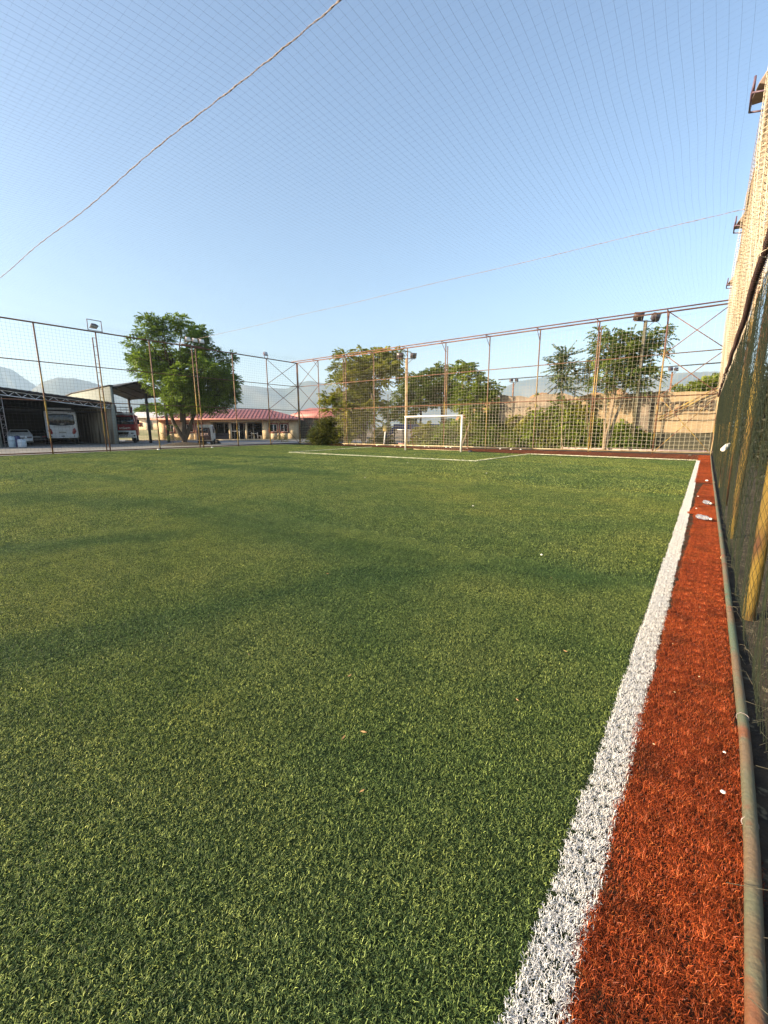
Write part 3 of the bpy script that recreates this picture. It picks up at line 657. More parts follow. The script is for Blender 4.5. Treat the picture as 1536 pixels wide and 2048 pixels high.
def tree(name, label, cat, base, trunks, clumps, lm, bm=BARK, n=30, L=.5, nl=5, lw=.09, ll=.2, droop=.3, r0=.2, group=None, fork=.35):
    t = thing(name, label, cat, base, 0, group)
    gt = G(); tips = []
    for (tx, ty, tz, hx, hy, hz_) in trunks:
        branch(gt, (tx, ty, tz), (hx, hy, hz_), r0, r0*.6, .06, 8); tips.append((hx, hy, hz_))
    gt.tube([(trunks[0][0], trunks[0][1], -.05), (trunks[0][0], trunks[0][1], .25)], [r0*1.7, r0*1.02], 9, False)
    for (c, rad) in clumps:
        tp = min(tips, key=lambda q: (q[0]-c[0])**2+(q[1]-c[1])**2+(q[2]-c[2])**2)
        branch(gt, tp, c, r0*.42, r0*.09, .2, 7)
        for _ in range(3):
            v = rng.normal(size=3); branch(gt, c, np.array(c)+v/np.linalg.norm(v)*np.array(rad)*.7, r0*.12, r0*.04, .2, 4)
    gt.build('trunk', bm, t, smooth=True)
    g = G()
    for (c, rad) in clumps:
        vol = (rad[0]*rad[1]*rad[2])**(2/3.)
        leaf_clump(g, c, rad, max(6, int(n*vol)), L, nl, lw, ll, droop)
    g.build('crown', lm, t)
    return t
def crown_pts(c, R3, n, r, seed, flat=.75, inner=.45):
    r3 = np.random.default_rng(seed); out = []
    while len(out) < n:
        v = r3.normal(size=3); v /= np.linalg.norm(v); f = r3.uniform(inner, 1)**.7
        p = np.array(c)+v*np.array(R3)*f
        k = r*r3.uniform(.7, 1.25)
        if all(np.linalg.norm(p-q[0]) > k*.62 for q in out) or r3.random() < .12: out.append((p, (k, k, k*flat)))
    return out

# big tree on the left behind the fence
bt = Vector((-36.65, 19.54, 0))
cl = crown_pts((0, .75, 6.1), (3.7, 4.0, 3.5), 60, .95, 21)
cl = [q for q in cl if not (q[0][1] < -3.0 or q[0][2] < 7 and q[0][1] < -3.2+(7-q[0][2])*.62)]
cl += [((.3, 3.6, 5.9), (1.5, 1.6, .9)), ((.4, 4.2, 4.6), (1.0, 1.3, .7)), ((.2, -3.1, 6.9), (.9, .9, .6)), ((.2, 4.6, 5.4), (.9, 1.1, .6)), ((.6, 2.5, 3.3), (1.2, 1.4, .8)), ((.4, -1.6, 3.1), (1.0, 1.0, .6)), ((1.6, .4, 3.3), (1.1, 1.2, .6)), ((-1.4, 1.0, 3.2), (1.2, 1.2, .6)), ((1.0, -.4, 3.7), (1.0, 1.0, .6)), ((.8, 4.0, 3.9), (1.0, 1.1, .6)), ((.1, 4.2, 7.0), (.9, 1.0, .6)), ((0, 2.3, 9.7), (.9, .9, .6)), ((0, -2.0, 9.9), (.8, .8, .5)), ((.1, .3, 10.4), (.9, .9, .5)), ((0, -3.2, 8.0), (.8, .8, .5)), ((0, 4.9, 4.6), (.8, .8, .5)), ((0, -1.0, 9.8), (1.0, 1.0, .6)), ((.2, 1.1, 9.6), (1.2, 1.2, .7)), ((.2, -2.4, 8.9), (.9, .9, .6)), ((.2, 2.8, 8.2), (1.0, 1.1, .6))]
tree('broadleaf_tree', 'large dense green tree on a soil mound left of the red roofed building', 'tree', bt,
     [(0, 0, 0, .1, .2, 3.0), (0, 0, .4, -.4, -1.0, 3.4), (0, .05, .5, .2, 1.3, 3.4), (0, 0, 2.0, 0, .1, 6.0)], cl, LEAF_BIG, BARK, n=190, L=.42, nl=4, lw=.11, ll=.20, droop=.35, r0=.22)
g = G(); g.lathe([(1.9, -.01), (1.5, .10), (.9, .2), (.3, .26)], (bt.x, bt.y, 0), 20); tag(g.build('soil_mound', SOIL, smooth=True), kind='structure')
p = at(343, 36.5); tree('shrub', 'thin dark shrub growing beside the trunk of the big tree', 'shrub', p, [(0, 0, 0, .1, 0, 1.2)], [((.1, 0, 1.5), (.5, .5, .35)), ((.0, -.3, .9), (.4, .4, .3)), ((-.1, .3, .5), (.4, .5, .3))], LEAF_DRK, BARK, n=60, L=.25, nl=3, lw=.08, ll=.13, r0=.025)

# trees beyond the goal end fence (pinnate leaved)
def tp(u, depth): return at(u, depth)
def loc_(u, v, depth, base):
    d = FW + RT*((u-768)/F_PX) - UP*((v-1024)/F_PX); q = d*depth+Vector((0, 0, H_CAM)); return (q.x-base.x, q.y-base.y, q.z)
def ptree(name, label, u0, depth, heads, trunks, lm=LEAF_AIL, bm=BARKP, n=26, L=.75, nl=7, lw=.10, ll=.22, droop=.35, r0=.10, cat='tree', group=None):
    b = tp(u0, depth); n = int(n*(DENS*1.5 if n < 60 else DENS if n < 200 else 1.5)); lw *= 1.15
    C = [(loc_(u, v, depth+dd, b), (r, r, r*.7)) for (u, v, r, dd) in heads]
    TR = [((0, 0, 0)+loc_(u, v, depth, b)) for (u, v) in trunks]
    return tree(name, label, cat, b, TR, C, lm, bm, n=n, L=L, nl=nl, lw=lw, ll=ll, droop=droop, r0=r0, group=group)
ptree('pinnate_tree', 'yellow green tree standing left of the goal beside the bushy shrub', 728, 36.5,
      [(690, 712, .55, 0), (683, 735, .6, .5), (675, 760, .5, 0), (700, 750, .7, -.5), (715, 735, .8, .5), (730, 718, .6, 0), (718, 702, .4, .3), (752, 712, .7, 0), (770, 702, .45, 0), (745, 740, .9, .3), (770, 735, .8, -.4), (785, 722, .55, 0), (795, 745, .6, 0), (662, 803, .5, 0), (655, 792, .35, .2), (680, 795, .7, .3), (705, 790, .9, 0), (735, 785, .8, .4), (700, 815, .7, -.3), (730, 815, .7, 0), (720, 765, .8, .4), (760, 765, .6, 0), (680, 835, .5, .3), (715, 845, .55, .4), (700, 842, .6, 0), (690, 862, .5, .2), (738, 838, .6, 0), (752, 805, .6, .3), (665, 820, .4, 0), (720, 830, .6, 0), (705, 870, .4, .3), (795, 705, .45, .2)],
      [(715, 800), (745, 760), (690, 790), (728, 740)], n=34, r0=.09, L=.8, lw=.13, ll=.28)
ptree('leafy_tree', 'dark green rounded tree behind the goal left of its crossbar centre', 835, 42,
      [(820, 765, .9, 0), (838, 758, .9, .5), (850, 752, .8, 0), (828, 785, 1.1, .5), (850, 780, 1.1, -.4), (805, 790, .9, 0), (790, 812, .9, 0), (830, 812, 1.1, 0), (858, 806, .9, .3), (810, 775, .6, .3), (800, 832, .9, 0), (778, 828, .8, .4), (818, 838, .8, 0), (760, 815, .6, 1)],
      [(830, 800), (845, 785)], LEAF_DRK, BARK, n=70, L=.45, nl=4, lw=.12, ll=.20, r0=.13)
ptree('leafy_tree', 'dark green tree with bright flat top behind the goal right post', 885, 42,
      [(868, 745, .7, 0), (880, 738, .75, .5), (893, 742, .7, 0), (905, 755, .7, 0), (870, 768, 1.1, -.3), (892, 772, 1.2, .3), (910, 780, 1.0, 0), (880, 800, 1.1, 0), (905, 805, .9, 0), (860, 790, .9, .4)],
      [(885, 800), (880, 770)], LEAF_DRK, BARK, n=70, L=.45, nl=4, lw=.12, ll=.20, r0=.13)
ptree('pinnate_tree', 'slender tree with a flat umbrella top right of the goal', 925, 32,
      [(925, 730, .5, 0), (915, 738, .4, .2), (938, 735, .45, -.2), (927, 745, .4, 0), (950, 755, .6, 0), (925, 775, .6, .3), (945, 785, .7, 0), (965, 770, .6, 0), (985, 778, .6, 0), (960, 795, .7, .2), (925, 800, .7, 0), (940, 815, .8, 0), (975, 800, .5, .3)],
      [(925, 745), (950, 790)], LEAF_SAP, n=40, L=.6, r0=.055)
ptree('pinnate_tree', 'slim solitary tree with star shaped drooping fronds against the sky', 1128, 27.5,
      [(1130, 712, .10, 0), (1128, 733, .10, 0), (1128, 752, .09, 0), (1127, 775, .08, 0)],
      [(1130, 705)], n=2600, L=1.30, nl=13, lw=.085, ll=.22, droop=.10, r0=.035, lm=leafm('silvery_leaves', (.17, .22, .10), (.11, .16, .07)))
ptree('pinnate_tree', 'small open tree between the star fronded tree and the fence post', 1180, 28,
      [(1170, 735, .35, 0), (1185, 728, .35, .1), (1195, 740, .35, 0), (1160, 745, .25, 0), (1180, 760, .3, 0)],
      [(1180, 740)], n=70, L=.7, nl=8, lw=.08, ll=.16, droop=.35, r0=.035)
ptree('pinnate_tree', 'large pale trunked tree wrapped round the dark floodlight pole', 1212, 26,
      [(1200, 665, .35, 0), (1210, 690, .6, 0), (1228, 675, .6, .3), (1245, 695, .7, 0), (1235, 720, .8, .3), (1215, 730, .6, 0), (1262, 670, .5, 0), (1270, 705, .8, .4), (1290, 690, .6, 0), (1305, 672, .45, 0), (1325, 660, .4, 0), (1310, 700, .5, .2), (1255, 740, .7, 0), (1280, 735, .7, .4), (1300, 750, .55, 0), (1230, 755, .5, 0), (1260, 768, .5, .3), (1200, 760, .45, 0), (1285, 770, .4, 0), (1212, 775, .4, .3), (1195, 710, .4, .2), (1330, 680, .3, 0)],
      [(1230, 770), (1235, 715), (1270, 725), (1215, 745)], leafm('deep_pinnate_leaves', (.23, .29, .065), (.13, .20, .05)), n=42, L=.6, nl=7, lw=.085, ll=.18, r0=.10)
ptree('leafy_tree', 'bright green treetop rising over the banner at the right corner', 1395, 60,
      [(1370, 790, 1.2, 0), (1395, 775, 1.3, 0), (1415, 765, 1.2, 0), (1435, 760, 1.3, 1), (1455, 760, 1.4, 0), (1480, 768, 1.5, 0), (1360, 800, 1.2, 0), (1425, 790, 1.6, 0), (1400, 800, 1.6, 0), (1460, 800, 1.6, 0), (1353, 778, .6, .3)],
      [(1415, 800), (1450, 790)], leafm('bright_leaves', (.32, .36, .05), (.20, .26, .05)), BARK, n=34, L=.6, nl=4, lw=.2, ll=.3, r0=.18)
ptree('leafy_tree', 'round treetop behind the far cream building', 300, 112,
      [(300, 815, 1.9, 0), (285, 822, 1.6, 0), (318, 820, 1.7, 0), (335, 826, 1.6, 0)], [(300, 825)], LEAF_BIG, BARK, n=24, L=.7, nl=4, lw=.25, ll=.4, r0=.2)
ptree('round_bush', 'big rounded olive bush outside the far left corner of the pitch', 652, 36.5,
      [(640, 865, .9, 0), (655, 855, .9, .4), (668, 865, .8, 0), (645, 845, .6, 0), (660, 842, .55, 0), (675, 880, .7, 0), (640, 882, .8, 0), (657, 880, .9, .4), (625, 875, .5, 0)],
      [(652, 870)], LEAF_HDG, BARK, n=170, L=.25, nl=3, lw=.07, ll=.12, r0=.06, cat='bush')
ptree('shrub', 'little weedy shrub on the road before the red roofed building', 562, 45, [(556, 877, .3, 0), (565, 873, .3, 0), (571, 880, .25, 0)], [(562, 880)], LEAF_HDG, BARK, n=160, L=.3, nl=3, lw=.06, ll=.1, r0=.02, cat='shrub')
# saplings pressed against the goal end fence
sap = [(868, 878, 1.0), (893, 862, 1.3), (930, 868, 1.2), (952, 845, 1.6), (975, 862, 1.4), (1000, 830, 2.0), (1020, 852, 1.6), (1045, 838, 1.9), (1070, 828, 2.1), (1093, 846, 1.7), (1118, 822, 2.2), (1142, 842, 1.8), (1165, 818, 2.3), (1190, 832, 2.0), (1222, 848, 1.7), (1245, 858, 1.5), (1262, 868, 1.3), (905, 845, 1.6), (765, 882, .7), (640, 890, .4), (1010, 812, 2.0), (1058, 815, 2.0), (1085, 808, 2.2), (1135, 812, 2.1), (1155, 806, 2.2), (1180, 812, 2.2), (1205, 822, 2.0), (1235, 835, 1.7), (985, 828, 1.7), (965, 835, 1.6), (940, 840, 1.6), (915, 852, 1.4), (878, 858, 1.4), (850, 868, 1.2), (1252, 850, 1.5), (1030, 822, 1.8), (1108, 830, 2.0)]
for i, (u, v, s_) in enumerate(sap):
    dep = float(np.interp(u, [600, 1420], [41.5, 23.2]))+rng.uniform(0, 1.3)
    hs = [(u+rng.uniform(-12, 12), v+k*(888-v)*.26+rng.uniform(-4, 4), .50+.22*rng.random(), rng.uniform(-.2, .8)) for k in range(4)]+[(u+rng.uniform(-16, 16), 888-rng.uniform(4, 30), .62, rng.uniform(-.1, .8)) for k in range(2)]
    ptree('sapling', 'bushy young pinnate sapling growing against the goal end fence', u, dep, hs, [(u, v)], LEAF_SAP if i % 3 else LEAF_AIL, BARKP, n=62, L=.70, nl=6, lw=.12, ll=.23, r0=.03, cat='sapling', group='saplings along the goal end fence')

# hedge outside the right fence, seen through the dark net
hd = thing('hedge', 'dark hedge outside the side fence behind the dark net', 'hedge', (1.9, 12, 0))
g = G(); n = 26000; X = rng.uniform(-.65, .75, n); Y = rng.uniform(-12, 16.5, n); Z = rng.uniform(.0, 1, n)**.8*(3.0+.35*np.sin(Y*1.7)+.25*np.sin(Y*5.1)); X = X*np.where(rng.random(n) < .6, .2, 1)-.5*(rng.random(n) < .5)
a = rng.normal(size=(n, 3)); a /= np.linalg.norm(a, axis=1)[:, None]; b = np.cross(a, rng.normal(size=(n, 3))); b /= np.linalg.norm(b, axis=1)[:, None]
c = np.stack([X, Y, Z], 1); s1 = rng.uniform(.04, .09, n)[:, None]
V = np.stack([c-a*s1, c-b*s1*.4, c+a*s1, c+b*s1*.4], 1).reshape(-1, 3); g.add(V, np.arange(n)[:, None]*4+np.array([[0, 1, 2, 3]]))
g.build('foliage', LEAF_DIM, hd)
g = G()
for k in range(30): branch(g, (.1, -12+k*.97, 0), (rng.uniform(-.3, .3), -12+k*.97+rng.uniform(-.3, .3), 2.4), .04, .012)
g.build('stems', BARK, hd)
# dry weeds and scraps of torn net between pipe and hedge
g = G(); n = 1500
for _ in range(n):
    x = rng.uniform(.33, 1.4)**1.0; y = rng.uniform(.3, 14)*rng.random()**.5; h_ = rng.uniform(.03, .14); a = rng.uniform(0, 6.28)
    g.tube([(x, y, .0), (x+.4*h_*math.cos(a), y+.4*h_*math.sin(a), h_*.7), (x+h_*math.cos(a+.5), y+h_*math.sin(a+.5), h_*rng.uniform(.4, 1))], .0012, 3, False)
tag(g.build('dry_weeds', mat('dead_stalks', (.16, .14, .09), (.07, .07, .05), .9, 5)), 'dry grey stalks on the soil outside the pipe', 'weeds', kind='stuff')

# ------------------------------------------------------------------ text helper
def text_mesh(name, s_, size, m, parent, mw, ext=.006, mirror=False, bold=0.0):
    cu = bpy.data.curves.new(name, 'FONT'); cu.body = s_; cu.size = size; cu.extrude = ext; cu.align_x = 'CENTER'; cu.align_y = 'CENTER'; cu.offset = bold
    o = bpy.data.objects.new(name, cu); COL.objects.link(o); bpy.context.view_layer.update()
    me = bpy.data.meshes.new_from_object(o.evaluated_get(bpy.context.evaluated_depsgraph_get())); COL.objects.unlink(o); bpy.data.objects.remove(o)
    o = bpy.data.objects.new(name, me); COL.objects.link(o)
    me.materials.clear(); me.materials.append(m); o.parent = parent
    if mirror: mw = mw @ Matrix.Scale(-1, 4, (1, 0, 0))
    o.matrix_local = mw; return o
def plane_mw(origin, xdir, zdir=Vector((0, 0, 1))):
    xd = Vector(xdir).normalized(); yd = Vector(zdir).normalized(); nd = xd.cross(yd)
    m = Matrix((xd, yd, nd)).transposed().to_4x4(); m.translation = origin; return m

# ------------------------------------------------------------------ garage
gx = -45.0
gr = thing('garage', 'long open fronted garage with a white lattice truss over its opening', 'garage', (gx, 12, 0))
def lz(y): return 4.72-(y-8.9)*.105      # roof front edge height
y0, y1 = 3.0, 17.15
g = G(); g.b2((-12.2, y0-12, 0), (-12, y1-12, 4.9)); g.build('back_wall', mat('shade_darkened_wall', (.025, .022, .014), (.012, .011, .008), .9, 1), gr)  # the shade inside the garage is put into this near-black wall colour
g = G(); g.prism([(-12, 0), (.2, 0), (.2, 5.2), (-12, 4.75)], y0-12-.2, y0-12, 'y'); g.build('side_wall', GARAGE, gr)
# roof with corrugation
g = G(); n = 90; V = []
for j, x in enumerate((.35, -12.4)):
    for i in range(n):
        y = y0-.3+(y1+.05-y0+.3)*i/(n-1); z = lz(y)+.02*math.sin(i*2.2)-(.0 if j == 0 else .55); V.append((x, y-12, z))
g.add(V, [[i, i+1, n+i+1, n+i] for i in range(n-1)]); V2 = [(a, b, c-.06) for a, b, c in V]; g.add(V2, [[i+1, i, n+i, n+i+1] for i in range(n-1)])
g.build('roof', SHEET, gr)
g = G()
for a, b in ((y0-.2, y1),): g.add([(.36, a-12, lz(a)-.20), (.36, b-12, lz(b)-.20), (.36, b-12, lz(b)-.01), (.36, a-12, lz(a)-.01), (.32, a-12, lz(a)-.20), (.32, b-12, lz(b)-.20), (.32, b-12, lz(b)-.01), (.32, a-12, lz(a)-.01)], [[0, 1, 2, 3], [5, 4, 7, 6], [3, 2, 6, 7], [0, 4, 5, 1]])
g.build('fascia', DARKM, gr)
g = G(); nn = 34; yy = np.linspace(y0, y1-.1, nn)
for i in range(nn-1):
    ya, yb = yy[i], yy[i+1]; za, zb = lz(ya)-.24, lz(yb)-.24
    g.bar((.2, ya-12, za), (.2, yb-12, zb), .035, 5); g.bar((.2, ya-12, za-.36), (.2, yb-12, zb-.36), .035, 5)
    if i % 2: g.bar((.2, ya-12, za), (.2, yb-12, zb-.36), .024, 5)
    else: g.bar((.2, ya-12, za-.36), (.2, yb-12, zb), .024, 5)
g.build('truss', mat('pale_blue_grey_paint', (.85, .87, .90), (.75, .77, .8), .5, 4), gr)
g = G(); g.b2((-.3, 8.35-12, 0), (.15, 8.95-12, lz(8.6)-.65)); g.build('pillar', mat('whitewashed_pillar', (.40, .42, .37), (.28, .30, .26), .85, 1.5, bump=.3), gr)
g = G(); q0, q1 = (.45, 9.05-12), (.45, 9.33-12)
for (x, y) in (q0, q1): g.bar((x, y, 0), (x, y-.02, 3.9), .025, 5)
for k in range(11): g.bar((q0[0], q0[1], .1+k*.34), (q1[0], q1[1], .1+k*.34+(.34 if k % 2 == 0 else 0)), .013, 4); g.bar((q0[0], q0[1], .1+k*.34), (q1[0], q1[1], .1+k*.34), .010, 4)
g.build('lattice_column', mat('pinkish_grey_steel', (.30, .24, .24), (.34, .34, .32), .6, 3), gr)
g = G()
for k in range(9): g.bar((-1.2-k*1.2, y0-12, 3.15), (-1.2-k*1.2, y1-12-.1, 3.0), .03, 4)
for k in range(14): g.b2((-11.9, -8.6+k, .9), (-11.85, -8.2+k, 1.3))
g.build('roof_beam', DARKM, gr)
# dividing wall with pale front end
dw = thing('dividing_wall', 'tall white gable wall between the garage and the truck shelter', 'wall', (gx, 17.3, 0))
g = G(); g.prism([(-14, 0), (.25, 0), (.25, 5.28), (-9.5, 5.05), (-14, 4.6)], -.12, .12, 'y')
wm = bpy.data.materials.new('whitewash_over_bare_wall'); wm.use_nodes = True; n_ = wm.node_tree.nodes; l_ = wm.node_tree.links
tc = n_.new('ShaderNodeTexCoord'); sx_ = n_.new('ShaderNodeSeparateXYZ'); l_.new(tc.outputs['Object'], sx_.inputs[0])
mpn = n_.new('ShaderNodeMapping'); mpn.inputs['Scale'].default_value = (1.8, 1.8, .3); l_.new(tc.outputs['Object'], mpn.inputs[0])
nz = n_.new('ShaderNodeTexNoise'); nz.inputs['Scale'].default_value = 1.3; nz.inputs['Detail'].default_value = 6; l_.new(mpn.outputs[0], nz.inputs[0])
rp_ = n_.new('ShaderNodeValToRGB'); rp_.color_ramp.elements[0].position = .36; rp_.color_ramp.elements[1].position = .62; rp_.color_ramp.elements[0].color = (.12, .095, .07, 1); rp_.color_ramp.elements[1].color = (.42, .36, .27, 1); l_.new(nz.outputs[0], rp_.inputs[0])
mt1 = n_.new('ShaderNodeMath'); mt1.operation = 'GREATER_THAN'; mt1.inputs[1].default_value = 3.35; l_.new(sx_.outputs[2], mt1.inputs[0])
mt2 = n_.new('ShaderNodeMath'); mt2.operation = 'GREATER_THAN'; mt2.inputs[1].default_value = -.05; l_.new(sx_.outputs[0], mt2.inputs[0])
mt3 = n_.new('ShaderNodeMath'); mt3.operation = 'MAXIMUM'; l_.new(mt1.outputs[0], mt3.inputs[0]); l_.new(mt2.outputs[0], mt3.inputs[1])
mxx = n_.new('ShaderNodeMix'); mxx.data_type = 'RGBA'; l_.new(mt3.outputs[0], mxx.inputs[0]); l_.new(rp_.outputs[0], mxx.inputs[6]); mxx.inputs[7].default_value = (.27, .29, .26, 1)
l_.new(mxx.outputs[2], n_['Principled BSDF'].inputs['Base Color']); n_['Principled BSDF'].inputs['Roughness'].default_value = .85
g.build('wall', wm, dw)
g = G(); g.prism([(-14.1, 4.62), (-9.5, 5.07), (.35, 5.30), (.35, 5.42), (-9.5, 5.19), (-14.1, 4.74)], -.18, .18, 'y'); g.build('coping', DARKM, dw)

# canopy over the fire truck: gable roof, ridge away from the pitch
cp = thing('truck_shelter', 'open shelter with a dark gabled sheet roof over the fire truck', 'shelter', (gx, 20, 0))
ya, yr, yb = 17.6-20, 19.55-20, 22.6-20; xa, xb = .9, -9.0
za, zr_, zb = 5.25, 5.85, 4.75
g = G(); n = 30; V = []
for x in (xa, xb):
    for i in range(n):
        y = ya+(yb-ya)*i/(n-1); z = za+(zr_-za)*(y-ya)/(yr-ya) if y < yr else zr_+(zb-zr_)*(y-yr)/(yb-yr); V.append((x, y, z+.015*math.sin(i*3)))
g.add(V, [[i, i+1, n+i+1, n+i] for i in range(n-1)]); g.add([(a, b, c+.05) for a, b, c in V], [[i+1, i, n+i, n+i+1] for i in range(n-1)])
g.build('roof', SHEET, cp)
for y in (17.42-20, 20.46-20, 22.3-20):
    g = G(); g.box((0, y, (4.8+.4*(y < 0))/2), (.2, .2, 4.8+.4*(y < 0))); g.build('post', DARKM, cp)
for y in (17.6-20, 20.2-20, 22.3-20):
    g = G(); g.box((-8.3, y, 2.45), (.2, .2, 4.9)); g.build('post', DARKM, cp)
g = G()
for x in (.1, -2.7, -5.5, -8.2):
    g.bar((x, ya+.1, za-.12), (x, yr, zr_-.12), .05, 4); g.bar((x, yr, zr_-.12), (x, yb-.1, zb-.12), .05, 4)
for y, z in ((ya+.1, za-.06), ((ya+yr)/2, (za+zr_)/2-.06), (yr, zr_-.06), ((yr+yb)/2, (zr_+zb)/2-.06), (yb-.1, zb-.06)): g.bar((xa-.1, y, z), (xb+.1, y, z), .035, 4)
g.build('roof_frame', DARKM, cp)

# ------------------------------------------------------------------ bus (rear to the camera)
bus = thing('bus', 'white coach parked rear outwards inside the garage', 'bus', (-48.0, 14.0, 0), R(-17))
W = 1.22
def ring(x, w_, zb_, zt, rd, n=6):
    pts = []
    for (cx, cz, a0) in ((w_-rd, zt-rd, 0), (-w_+rd, zt-rd, 90), (-w_+rd, zb_+rd*.5, 180), (w_-rd, zb_+rd*.5, 270)):
        r_ = rd if a0 < 180 else rd*.5
        for k in range(n):
            a = R(a0+90*k/(n-1)); pts.append((x, cx+r_*math.cos(a)+(0 if a0 < 180 else (1 if cx > 0 else -1)*rd*.5), cz+r_*math.sin(a)))
    return pts
g = G(); rings = [ring(.02, W*.90, .62, 3.02, .28), ring(-.06, W*.97, .57, 3.12, .3), ring(-.3, W, .55, 3.2, .3), ring(-8.0, W, .55, 3.2, .3), ring(-8.4, W*.9, .7, 3.05, .3)]
n = len(rings[0]); g.add([p for r_ in rings for p in r_], [[i*n+j, i*n+(j+1) % n, (i+1)*n+(j+1) % n, (i+1)*n+j] for i in range(len(rings)-1) for j in range(n)])
g.poly.append(list(range(n))[::-1]); g.poly.append([(len(rings)-1)*n+j for j in range(n)]); g.build('body', CARW, bus, smooth=False, bevel=.01)
g = G(); g.prism([(-1.02, 1.95), (-.92, 1.80), (-.3, 1.72), (.3, 1.72), (.92, 1.80), (1.02, 1.95), (.96, 2.72), (.5, 2.79), (-.5, 2.79), (-.96, 2.72)], .018, .05, 'x'); rw = g.build('rear_window', GLASS, bus, bevel=.01)
g = G(); g.b2((.051, -.12, 1.84), (.056, .22, 1.89)); g.build('sticker', WHITEP, rw)
for sy in (-1, 1):
    g = G(); g.prism([(sy*.98, 1.52), (sy*.80, 1.42), (sy*.72, 1.05), (sy*.78, .92), (sy*.95, 1.0), (sy*1.05, 1.2)], .018, .06, 'x'); g.build('tail_light', REDL, bus, bevel=.012)
    g = G(); g.lathe([(.0, .06), (.05, .06), (.05, .02)], (0, sy*.85, .76), 10, 'x'); g.build('reflector', BLACK, bus)
    for k in (0, 1):
        g = G(); g.b2((.015, sy*.80-.06-.14*k*sy, 2.90), (.035, sy*.80+.05-.14*k*sy, 2.95)); g.build('marker_lamp', BLACK, bus)
g = G(); g.b2((.02, -.30, 1.06), (.035, .30, 1.18)); pl = g.build('licence_plate', WHITEP, bus)
g = G()
for k in range(8): g.b2((.0355, -.26+k*.066, 1.08), (.0375, -.22+k*.066, 1.16))
g.build('plate_characters', BLACK, pl)
g = G(); g.b2((.02, -.13, .72), (.035, .13, .80)); g.build('tow_cover', BLACK, bus)
g = G()
for k in range(15): g.b2((.0205, -.62+k*.083, 1.60), (.0245, -.56+k*.083, 1.635))
g.build('lettering', DARKM, bus)
g = G(); g.b2((.0205, -.75, 1.30), (.0235, .55, 1.308)); g.build('seam', DARKM, bus)
for x in (-1.9, -6.6):
    for sy in (-1, 1): g = G(); g.lathe([(0, -.14), (.42, -.14), (.46, -.09), (.46, .09), (.42, .14), (0, .14)], (x, sy*1.05, .46), 22, 'y'); wh = g.build('wheel', BLACK, bus); g = G(); g.lathe([(0, -.15), (.24, -.15), (.24, .15), (0, .15)], (x, sy*1.055, .46), 16, 'y'); g.build('rim', CONC, wh)
g = G(); g.b2((-1.5, -.9, 3.2), (-.5, .9, 3.36)); g.build('roof_unit', CARW, bus, bevel=.04)

# ------------------------------------------------------------------ cars in the garage (tails outwards)
def car(label, loc, rz, paint, chrome):
    t = thing('parked_car', label, 'car', loc, rz)
    prof = [(0, .42), (-.02, .62), (.06, .86), (.75, .93), (1.35, 1.36), (2.6, 1.38), (3.3, .98), (4.2, .84), (4.3, .45), (3.9, .25), (.3, .25)]
    g = G(); V = []
    for sy, w_ in ((-1, 1), (1, 1)):
        for (x, z) in prof: V.append((-x, sy*(.84 if z < 1 else .64), z))
    k = len(prof); g.add(V, [[i, (i+1) % k, k+(i+1) % k, k+i] for i in range(k)]); g.poly.append(list(range(k))[::-1]); g.poly.append(list(range(k, 2*k)))
    g.build('body', paint, t, bevel=.05, seg=3)
    g = G(); g.add([(-.80, -.66, .96), (-.80, .66, .96), (-1.30, .58, 1.33), (-1.30, -.58, 1.33), (-.9, -.66, .90), (-.9, .66, .90), (-1.4, .58, 1.27), (-1.4, -.58, 1.27)], [[0, 1, 2, 3], [7, 6, 5, 4], [0, 4, 5, 1], [2, 6, 7, 3]])
    g.build('rear_window', GLASS, t)
    for sy in (-1, 1):
        g = G(); g.box((-.015, sy*.62, .72), (.06, .34, .12)); g.build('tail_light', REDL if chrome is None else mat('smoked_lens', (.05, .02, .02), None, .2), t, bevel=.01)
        for x in (-.85, -3.45):
            g = G(); g.lathe([(0, -.1), (.28, -.1), (.31, -.06), (.31, .06), (.28, .1), (0, .1)], (x, sy*.76, .31), 18, 'y'); g.build('wheel', BLACK, t)
    g = G(); g.box((.03, 0, .46), (.12, 1.66, .16)); g.build('bumper', paint, t, bevel=.04)
    g = G(); g.box((.012, 0, .70), (.03, .6, .13)); g.build('plate_panel', mat('silver_trim', (.5, .5, .52), None, .3, metal=.6), t)
    g = G(); g.box((.02, 0, .60), (.03, 1.5, .025)); g.build('trim_strip', DARKM, t)
    return t
car('white saloon car parked in the garage behind the plastic drums', (-47.6, 10.75, 0), R(-13), CARW, 1)
car('black saloon car parked in the dark between white saloon and bus', (-50.2, 12.5, 0), R(-15), mat('black_car_paint', (.02, .02, .023), None, .25), None)
# drums by the pillar
def drum(label, u, depth, r, h_, m, tilt=0):
    p = at(u, depth); t = thing('plastic_drum', label, 'drum', p, rng.uniform(0, 6), 'plastic drums by the garage pillar')
    g = G(); g.lathe([(0, 0), (r*.95, 0), (r, .04), (r, h_*.3), (r*1.03, h_*.33), (r, h_*.36), (r, h_*.64), (r*1.03, h_*.67), (r, h_*.7), (r, h_-.08), (r*.8, h_), (0, h_)], n=20)
    g.build('barrel', m, t, smooth=True); g = G(); g.lathe([(0, 0), (.07, 0), (.07, .04), (0, .04)], (r*.4, 0, h_), 10); g.build('cap', BLACK, t)
drum('pale blue plastic drum beside the garage pillar', 19, 33.3, .24, .85, mat('pale_blue_plastic', (.42, .52, .58), None, .4))
drum('dark blue plastic drum between two pale drums', 29, 33.6, .27, .88, mat('dark_blue_plastic', (.02, .03, .12), None, .4))
drum('squat white plastic drum rightmost of the three', 39, 33.3, .28, .62, mat('white_plastic', (.55, .62, .68), None, .4))

